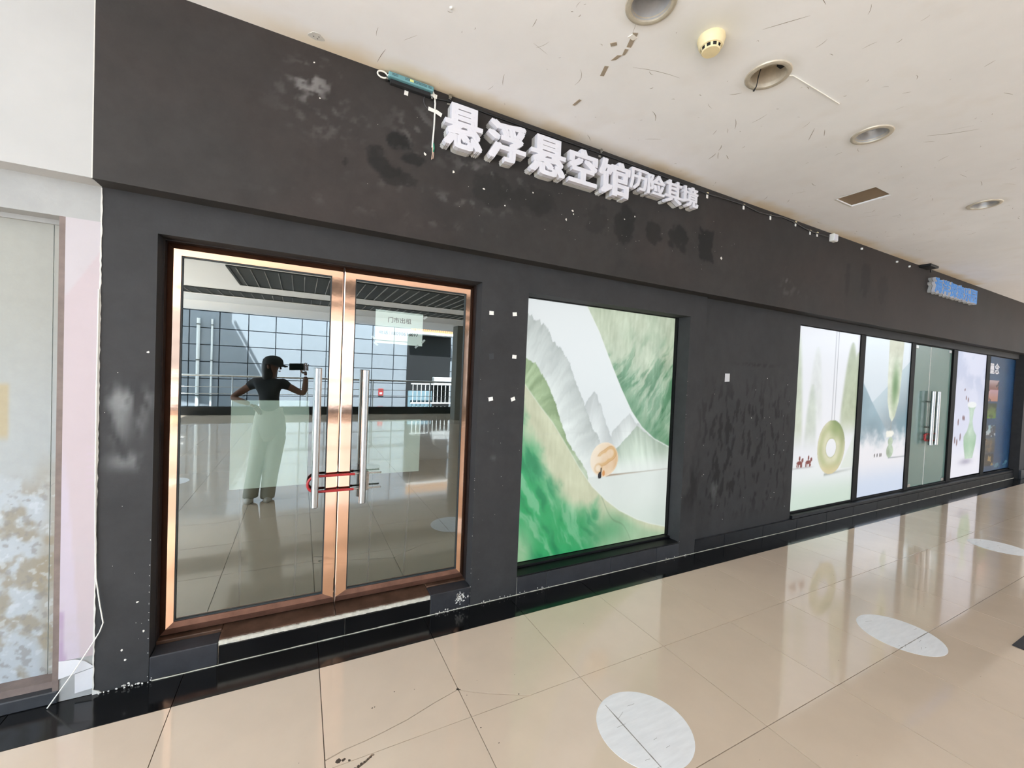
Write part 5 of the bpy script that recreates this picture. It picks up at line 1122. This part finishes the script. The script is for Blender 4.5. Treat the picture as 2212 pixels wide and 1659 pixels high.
# unseen plate added to throw the diagonal shade on the back wall
k_y = SUN_DIR; py_ = -9.75; dt = (py_ - BYW) / -SUN_DIR.y
def up_sun(x, z): return (x - SUN_DIR.x * dt, z - SUN_DIR.z * dt)
shade_root = thing('shade_caster', 'unseen concrete plate added to shade the back wall', None, (-3.5, py_, 3.4)); shade_root['kind'] = 'structure'
MB().prism([up_sun(*p) for p in ((-6.5, 3.6), (-2.2, 3.6), (-2.2, 2.85), (-1.05, 0.55), (-1.6, 0.0), (-6.5, 0.9))], 'y', py_ - 0.1, py_ + 0.1).build('shade_plate', MAT['concrete'], shade_root)
MB().prism([up_sun(*p) for p in ((-2.12, 2.95), (-2.05, 2.95), (-0.93, 0.70), (-1.0, 0.70))], 'y', py_ - 0.03, py_ + 0.03).build('handrail', MAT['steel'], shade_root)  # thin bar added beside the plate to leave a lit stripe
for x, lb in ((-3.10, 'thicker white pipe on the atrium wall, left of two'), (-2.72, 'thinner white pipe on the atrium wall, right of two')):
    t = thing('drain_pipe', lb, 'pipe', (x, BYW + 0.06, 0.0), 'white pipes on the atrium wall'); r_ = 0.05 if x < -3 else 0.03
    MB().tube([(x, BYW + 0.07, -4.0), (x, BYW + 0.07, 3.0)], r_, 12).build('pipe', MAT['white_plastic'], t, smooth=True)
    for z in (0.4, 1.6, 2.8): MB().lathe([(r_ + 0.012, -0.02), (r_ + 0.012, 0.02)], (x, BYW + 0.07, z), 12).build('bracket', MAT['pillar_grey'], t)
sh = thing('dark_stall', 'dark shop stall with an orange slatted canopy across the atrium', 'stall', (4.8, -11.6, 0.0))
MB().box(3.90, 5.75, BYW + 0.001, -11.90, -0.3, 3.02).build('dark_backdrop', MAT['dark_slot'], sh)
MB().bbox(3.9, 5.75, -11.9, -11.4, 3.02, 3.12, 0.01).build('canopy_beam', MAT['white_plastic'], sh)
me = MB().box(-0.025, 0.025, -0.04, 0.0, 0.0, 0.36).mesh('canopy_slat', MAT['orange'])
for k in range(22): place(me, 'canopy_slat', (3.94 + 0.084 * k, -11.42, 3.121), sh)
MB().bbox(3.95, 4.95, -11.85, -11.75, -0.3, 0.70, 0.01).build('low_wall', MAT['blue_grey'], sh)
MB().bbox(4.95, 5.72, -11.80, -11.5, 0.95, 1.30, 0.02).build('counter', MAT['letter_side'], sh)
for k in range(10): MB().box(4.02 + 0.17 * k, 4.045 + 0.17 * k, -11.32, -11.30, 0.2, 1.0).build('picket', MAT['white_plastic'], sh)
MB().box(3.95, 5.7, -11.33, -11.29, 0.98, 1.03).build('fence_rail', MAT['white_plastic'], sh); MB().box(3.95, 5.7, -11.33, -11.29, 0.2, 0.25).build('fence_rail', MAT['white_plastic'], sh)
MAT['red_sign'] = simple('red_sign', (170, 60, 60), 0.5, var=0.2, scale=10)
ws = thing('warning_sign', 'small red sign on the far atrium wall', 'sign', (2.9, BYW + 0.01, 0.5)); MB().bbox(2.80, 3.0, BYW + 0.001, BYW + 0.02, 0.45, 0.75, 0.003).build('plate', MAT['red_sign'], ws); MB().bbox(2.85, 2.95, BYW + 0.02, BYW + 0.022, 0.52, 0.60, 0.001).build('mark', MAT['white_paper'], ws)
struct(MB().bbox(4.42, 4.85, -7.75, -7.32, 0.0, 3.03, 0.01).build('trim_5', MAT['pillar_grey']), 'grey arcade pillar near the atrium')
wp = struct(MB().box(4.96, 5.36, -9.2, -8.8, 0.0, 3.03).build('trim_6', MAT['joint_grey']), 'white tiled pillar at the atrium edge')
for j in range(6): MB().bbox(4.95, 5.37, -9.21, -8.79, 0.004 + 0.5 * j, 0.5 * (j + 1) - 0.004, 0.002).build('pillar_tile', MAT['back_panel'], wp)

# ================================================================== PHOTOGRAPHER
MAT['skin'] = simple('skin', (132, 96, 80), 0.55, var=0.04, scale=12)
MAT['top'] = simple('dark_top', (40, 42, 48), 0.85, var=0.15, scale=30)
MAT['trousers'] = simple('pale_trousers', (176, 176, 164), 0.85, var=0.06, scale=14, stretch=(3, 3, 0.5))
MAT['hair'] = simple('dark_hair', (30, 26, 26), 0.5, var=0.3, scale=40, stretch=(6, 6, 0.6))
MAT['cap'] = simple('black_cap', (30, 31, 34), 0.8)
MAT['shoe'] = simple('white_shoe', (214, 212, 204), 0.6)
def skinned(verts, edges, sub=2, root=0):
    """verts: [(x,y,z,rx,ry)]; returns evaluated (verts, faces)"""
    me = bpy.data.meshes.new('sk'); me.from_pydata([v[:3] for v in verts], edges, []); me.update()
    ob = bpy.data.objects.new('sk', me); COL.objects.link(ob)
    m = ob.modifiers.new('s', 'SKIN'); m.use_smooth_shade = True
    for i, v in enumerate(verts):
        sv = me.skin_vertices[0].data[i]; sv.radius = (v[3], v[4] if len(v) > 4 else v[3]); sv.use_root = (i == root)
    s = ob.modifiers.new('d', 'SUBSURF'); s.levels = sub; s.render_levels = sub
    dg = bpy.context.evaluated_depsgraph_get(); dg.update(); ev = bpy.data.meshes.new_from_object(ob.evaluated_get(dg))
    V = [tuple(v.co) for v in ev.vertices]; F = [tuple(p.vertices) for p in ev.polygons]
    bpy.data.objects.remove(ob, do_unlink=True); bpy.data.meshes.remove(me); bpy.data.meshes.remove(ev)
    return V, F
PY = -0.175
FD = Vector((0.86, 0.50, 0.0)).normalized(); FS = Vector((-FD.y, FD.x, 0))      # where the head looks
HC = Vector((-0.285, PY + 0.01, 1.525))
person = thing('person', 'person in cap, dark top and pale wide trousers photographing the shopfront', 'person', (-0.38, PY, 0.0))
nose = HC + FD * 0.098 + Vector((0, 0, -0.018))
bv = [(-0.305, PY, 0.93, 0.115, 0.085), (-0.305, PY, 1.05, 0.10, 0.075), (-0.315, PY, 1.20, 0.115, 0.085), (-0.318, PY, 1.315, 0.095, 0.07), (-0.305, PY, 1.40, 0.047), (HC.x - 0.012, HC.y - 0.006, 1.462, 0.056), (HC.x, HC.y, 1.525, 0.086, 0.078), (HC.x - 0.01, HC.y, 1.60, 0.062),
      (-0.455, PY, 1.335, 0.048), (-0.565, PY + 0.005, 1.245, 0.042), (-0.668, PY + 0.02, 1.165, 0.034), (-0.58, PY + 0.08, 1.135, 0.034), (-0.485, PY + 0.105, 1.10, 0.025),
      (-0.185, PY, 1.335, 0.048), (-0.075, PY - 0.005, 1.27, 0.042), (0.035, PY + 0.02, 1.213, 0.034), (0.050, PY + 0.07, 1.31, 0.034), (0.050, PY + 0.115, 1.425, 0.025),
      (-0.375, PY, 0.84, 0.080), (-0.425, PY + 0.02, 0.47, 0.052), (-0.462, PY, 0.26, 0.050), (-0.480, PY - 0.01, 0.085, 0.034), (-0.490, PY + 0.10, 0.035, 0.030),
      (-0.245, PY, 0.84, 0.080), (-0.275, PY + 0.02, 0.47, 0.052), (-0.295, PY, 0.26, 0.050), (-0.305, PY - 0.01, 0.085, 0.034), (-0.290, PY + 0.10, 0.035, 0.030)]
be = [(0, 1), (1, 2), (2, 3), (3, 4), (4, 5), (5, 6), (6, 7), (3, 8), (8, 9), (9, 10), (10, 11), (11, 12), (3, 13), (13, 14), (14, 15), (15, 16), (16, 17), (0, 18), (18, 19), (19, 20), (20, 21), (21, 22), (0, 23), (23, 24), (24, 25), (25, 26), (26, 27)]
body = MB(); body.add(*skinned(bv, be))
def hand(base, d, l, curl, thumb, sp=1.0):
    """palm from wrist along d, fingers spread along l, curling towards n = d x l * curl"""
    d = d.normalized(); l = (l - d * l.dot(d)).normalized(); n = d.cross(l)
    V = []; E = []
    V.append((*base, 0.024, 0.018)); pc = base + d * 0.055; V.append((*pc, 0.036, 0.014)); E.append((0, 1)); body.add(*skinned(V, E, 2))
    for k, L in enumerate((0.066, 0.075, 0.070, 0.055)):
        o = pc + l * (0.027 - 0.018 * k) * sp; p = [o]; ang = 0.25 * curl
        for j, f in enumerate((0.45, 0.32, 0.23)):
            dd = d * math.cos(ang) + n * math.sin(ang); p.append(p[-1] + dd * (L * f * 1.25 + (0.02 if j == 0 else 0))); ang += 0.55 * curl
        body.add(*skinned([(*q, 0.0085 - 0.0008 * i) for i, q in enumerate(p)], [(0, 1), (1, 2), (2, 3)], 1))
    tb = base + d * 0.03 + l * 0.028 * thumb; p = [tb - l * 0.012 * thumb, tb + l * 0.018 * thumb + d * 0.018 + n * 0.01 * curl, tb + l * 0.026 * thumb + d * 0.048 + n * 0.024 * curl]
    body.add(*skinned([(*q, r) for q, r in zip(p, (0.012, 0.0105, 0.0085))], [(0, 1), (1, 2)], 1))
hand(Vector((-0.485, PY + 0.105, 1.10)), Vector((0.75, 0.1, -0.55)), Vector((0.3, -0.8, 0.4)), 0.7, 1)
CP = Vector((0, 0, CAM_H))
hb_ = Vector((0.050, PY + 0.118, 1.432)); hand(hb_, (CP + CAM_R * 0.058 - CAM_F * 0.030 + Vector((0, 0, 0.0)) - hb_), -CAM_R * 0.6 - CAM_F * 0.6, 0.9, 1)
bo = body.build('body', MAT['skin'], person, smooth='all')
# face
fc = MB(); c = HC + FD * 0.075 + Vector((0, 0, -0.018)); fc.add(*skinned([(*(HC + FD * 0.07 + Vector((0, 0, 0.012))), 0.010), (*(HC + FD * 0.100 + Vector((0, 0, -0.022))), 0.014), (*(HC + FD * 0.078 + Vector((0, 0, -0.030))), 0.010)], [(0, 1), (1, 2)], 2)); fc.build('nose', MAT['skin'], bo, smooth='all')
for s in (-1, 1):
    e = HC + FD * 0.078 + FS * 0.032 * s + Vector((0, 0, 0.006)); MB().lathe([(0.0, -0.008), (0.008, -0.005), (0.011, 0.0), (0.008, 0.005), (0.0, 0.008)], tuple(e), 12).build('eye', MAT['dark_slot'], bo, smooth='all')
    e = HC + FS * 0.080 * s + Vector((0, 0, -0.005)) ; MB().lathe([(0.0, -0.028), (0.012, -0.018), (0.015, 0.008), (0.010, 0.024), (0.0, 0.028)], tuple(e), 10).build('ear', MAT['skin'], bo, smooth='all')
mth = HC + FD * 0.080 + Vector((0, 0, -0.052)); MB().tube([tuple(mth - FS * 0.02), tuple(mth + FD * 0.006), tuple(mth + FS * 0.02)], [0.003, 0.0065, 0.003], 8).build('mouth', simple('lips', (150, 84, 80), 0.5), bo, smooth='all')
# clothes
tv = [(-0.305, PY, 1.00, 0.168, 0.105), (-0.306, PY, 1.10, 0.172, 0.10), (-0.315, PY, 1.22, 0.20, 0.11), (-0.318, PY, 1.325, 0.15, 0.09), (-0.307, PY, 1.385, 0.070), (-0.455, PY, 1.337, 0.060), (-0.545, PY, 1.265, 0.056), (-0.185, PY, 1.337, 0.060), (-0.095, PY, 1.283, 0.056)]
tb_ = MB(); tb_.add(*skinned(tv, [(0, 1), (1, 2), (2, 3), (3, 4), (3, 5), (5, 6), (3, 7), (7, 8)])); tb_.build('dark_top', MAT['top'], person, smooth='all')
def oval(cx, cy, z, rx, ry, n=20): return [(cx + rx * math.cos(2 * math.pi * k / n), cy + ry * math.sin(2 * math.pi * k / n), z) for k in range(n)]
tr_ = MB()
tr_.ring_loft([oval(-0.305, PY, 1.05, 0.130, 0.105), oval(-0.305, PY, 1.02, 0.134, 0.108), oval(-0.302, PY, 0.93, 0.155, 0.122), oval(-0.302, PY, 0.82, 0.168, 0.128), oval(-0.308, PY, 0.74, 0.168, 0.122), oval(-0.315, PY, 0.68, 0.150, 0.105)])
tr_.ring_loft([oval(-0.375, PY, 0.86, 0.085, 0.105), oval(-0.388, PY, 0.70, 0.094, 0.112), oval(-0.415, PY, 0.48, 0.082, 0.105), oval(-0.447, PY, 0.26, 0.076, 0.10), oval(-0.468, PY + 0.01, 0.07, 0.076, 0.10), oval(-0.468, PY + 0.01, 0.05, 0.074, 0.098)])
tr_.ring_loft([oval(-0.235, PY, 0.86, 0.085, 0.105), oval(-0.235, PY, 0.70, 0.100, 0.112), oval(-0.262, PY, 0.48, 0.092, 0.105), oval(-0.285, PY, 0.26, 0.080, 0.10), oval(-0.302, PY + 0.01, 0.05, 0.074, 0.10), oval(-0.302, PY + 0.01, 0.03, 0.072, 0.098)])
tr_.build('wide_trousers', MAT['trousers'], person, smooth='all')
for x in (-0.482, -0.300):
    s_ = MB(); s_.ring_loft([oval(x, PY + 0.03, 0.001, 0.046, 0.115, 16), oval(x, PY + 0.03, 0.03, 0.046, 0.115, 16), oval(x, PY + 0.015, 0.06, 0.042, 0.09, 16), oval(x, PY - 0.01, 0.085, 0.036, 0.05, 16)]); s_.build('shoe', MAT['shoe'], person, smooth='all')
hr = MB(); bk = HC - FD * 0.035
hr.ring_loft([[(bk.x + FD.x * a * math.cos(q) * 0.8 + FS.x * b * math.sin(q), bk.y + FD.y * a * math.cos(q) * 0.8 + FS.y * b * math.sin(q), z) for q in np.linspace(0, 2 * math.pi, 19)[:-1]] for (z, a, b) in ((1.62, 0.04, 0.05), (1.595, 0.075, 0.082), (1.53, 0.092, 0.099), (1.46, 0.085, 0.100), (1.40, 0.075, 0.098), (1.35, 0.06, 0.09), (1.31, 0.03, 0.06))])
hr.build('long_hair', MAT['hair'], person, smooth='all')
cp = MB(); cp.lathe([(0.104, 0.0), (0.106, 0.02), (0.098, 0.055), (0.070, 0.085), (0.03, 0.098), (0.0, 0.100)], (HC.x, HC.y, 1.548), 28)
cp = cp.build('cap', MAT['cap'], person, smooth='all')
bl = MB(); arcp = [HC + FD * (0.085 * math.cos(q)) + FS * (0.085 * math.sin(q)) + Vector((0, 0, 0.028)) for q in np.linspace(-1.1, 1.1, 11)]; tip = [HC + FD * (0.085 * math.cos(q) + 0.085 * math.cos(q * 0.8)) + FS * (0.080 * math.sin(q)) + Vector((0, 0, 0.010 - 0.012 * abs(q))) for q in np.linspace(-1.1, 1.1, 11)]
vs_ = [tuple(p) for p in arcp] + [tuple(p) for p in tip] + [tuple(p - Vector((0, 0, 0.006))) for p in arcp] + [tuple(p - Vector((0, 0, 0.006))) for p in tip]; n = 11
bl.add(vs_, [(i, i + 1, n + i + 1, n + i) for i in range(10)] + [(2 * n + i, 3 * n + i, 3 * n + i + 1, 2 * n + i + 1) for i in range(10)] + [(n + i, n + i + 1, 3 * n + i + 1, 3 * n + i) for i in range(10)] + [(0, n, 3 * n, 2 * n), (10, 2 * n + 10, 3 * n + 10, n + 10)]); bl.build('bill', MAT['cap'], cp, smooth=True)
# phone in the raised hand: the lens sits at the camera's own place
ph = MB().bbox(-0.080, 0.080, -0.0385, 0.0385, -0.004, 0.004, 0.003); pm = ph.mesh('phone_body', simple('black_phone', (22, 22, 26), 0.2, spec=0.6))
phone = bpy.data.objects.new('phone', None); COL.objects.link(phone); pc_ = CP - CAM_R * 0.045 - CAM_U * 0.015 - CAM_F * 0.010
phone.matrix_world = Matrix(((CAM_R.x, CAM_U.x, -CAM_F.x, pc_.x), (CAM_R.y, CAM_U.y, -CAM_F.y, pc_.y), (CAM_R.z, CAM_U.z, -CAM_F.z, pc_.z), (0, 0, 0, 1)))
tag(phone, 'black phone held sideways in the raised hand of the person', 'phone')
pb_ = bpy.data.objects.new('phone_body', pm); COL.objects.link(pb_); pb_.parent = phone
lm = MB().lathe([(0.0, 0.0022), (0.008, 0.0022), (0.0085, 0.0)], (0.045, 0.015, 0.0), 16); lm.v = [(x, y, -0.004 - z) for x, y, z in lm.v]
lo_ = bpy.data.objects.new('lens', lm.mesh('lens', MAT['dark_slot'])); COL.objects.link(lo_); lo_.parent = phone
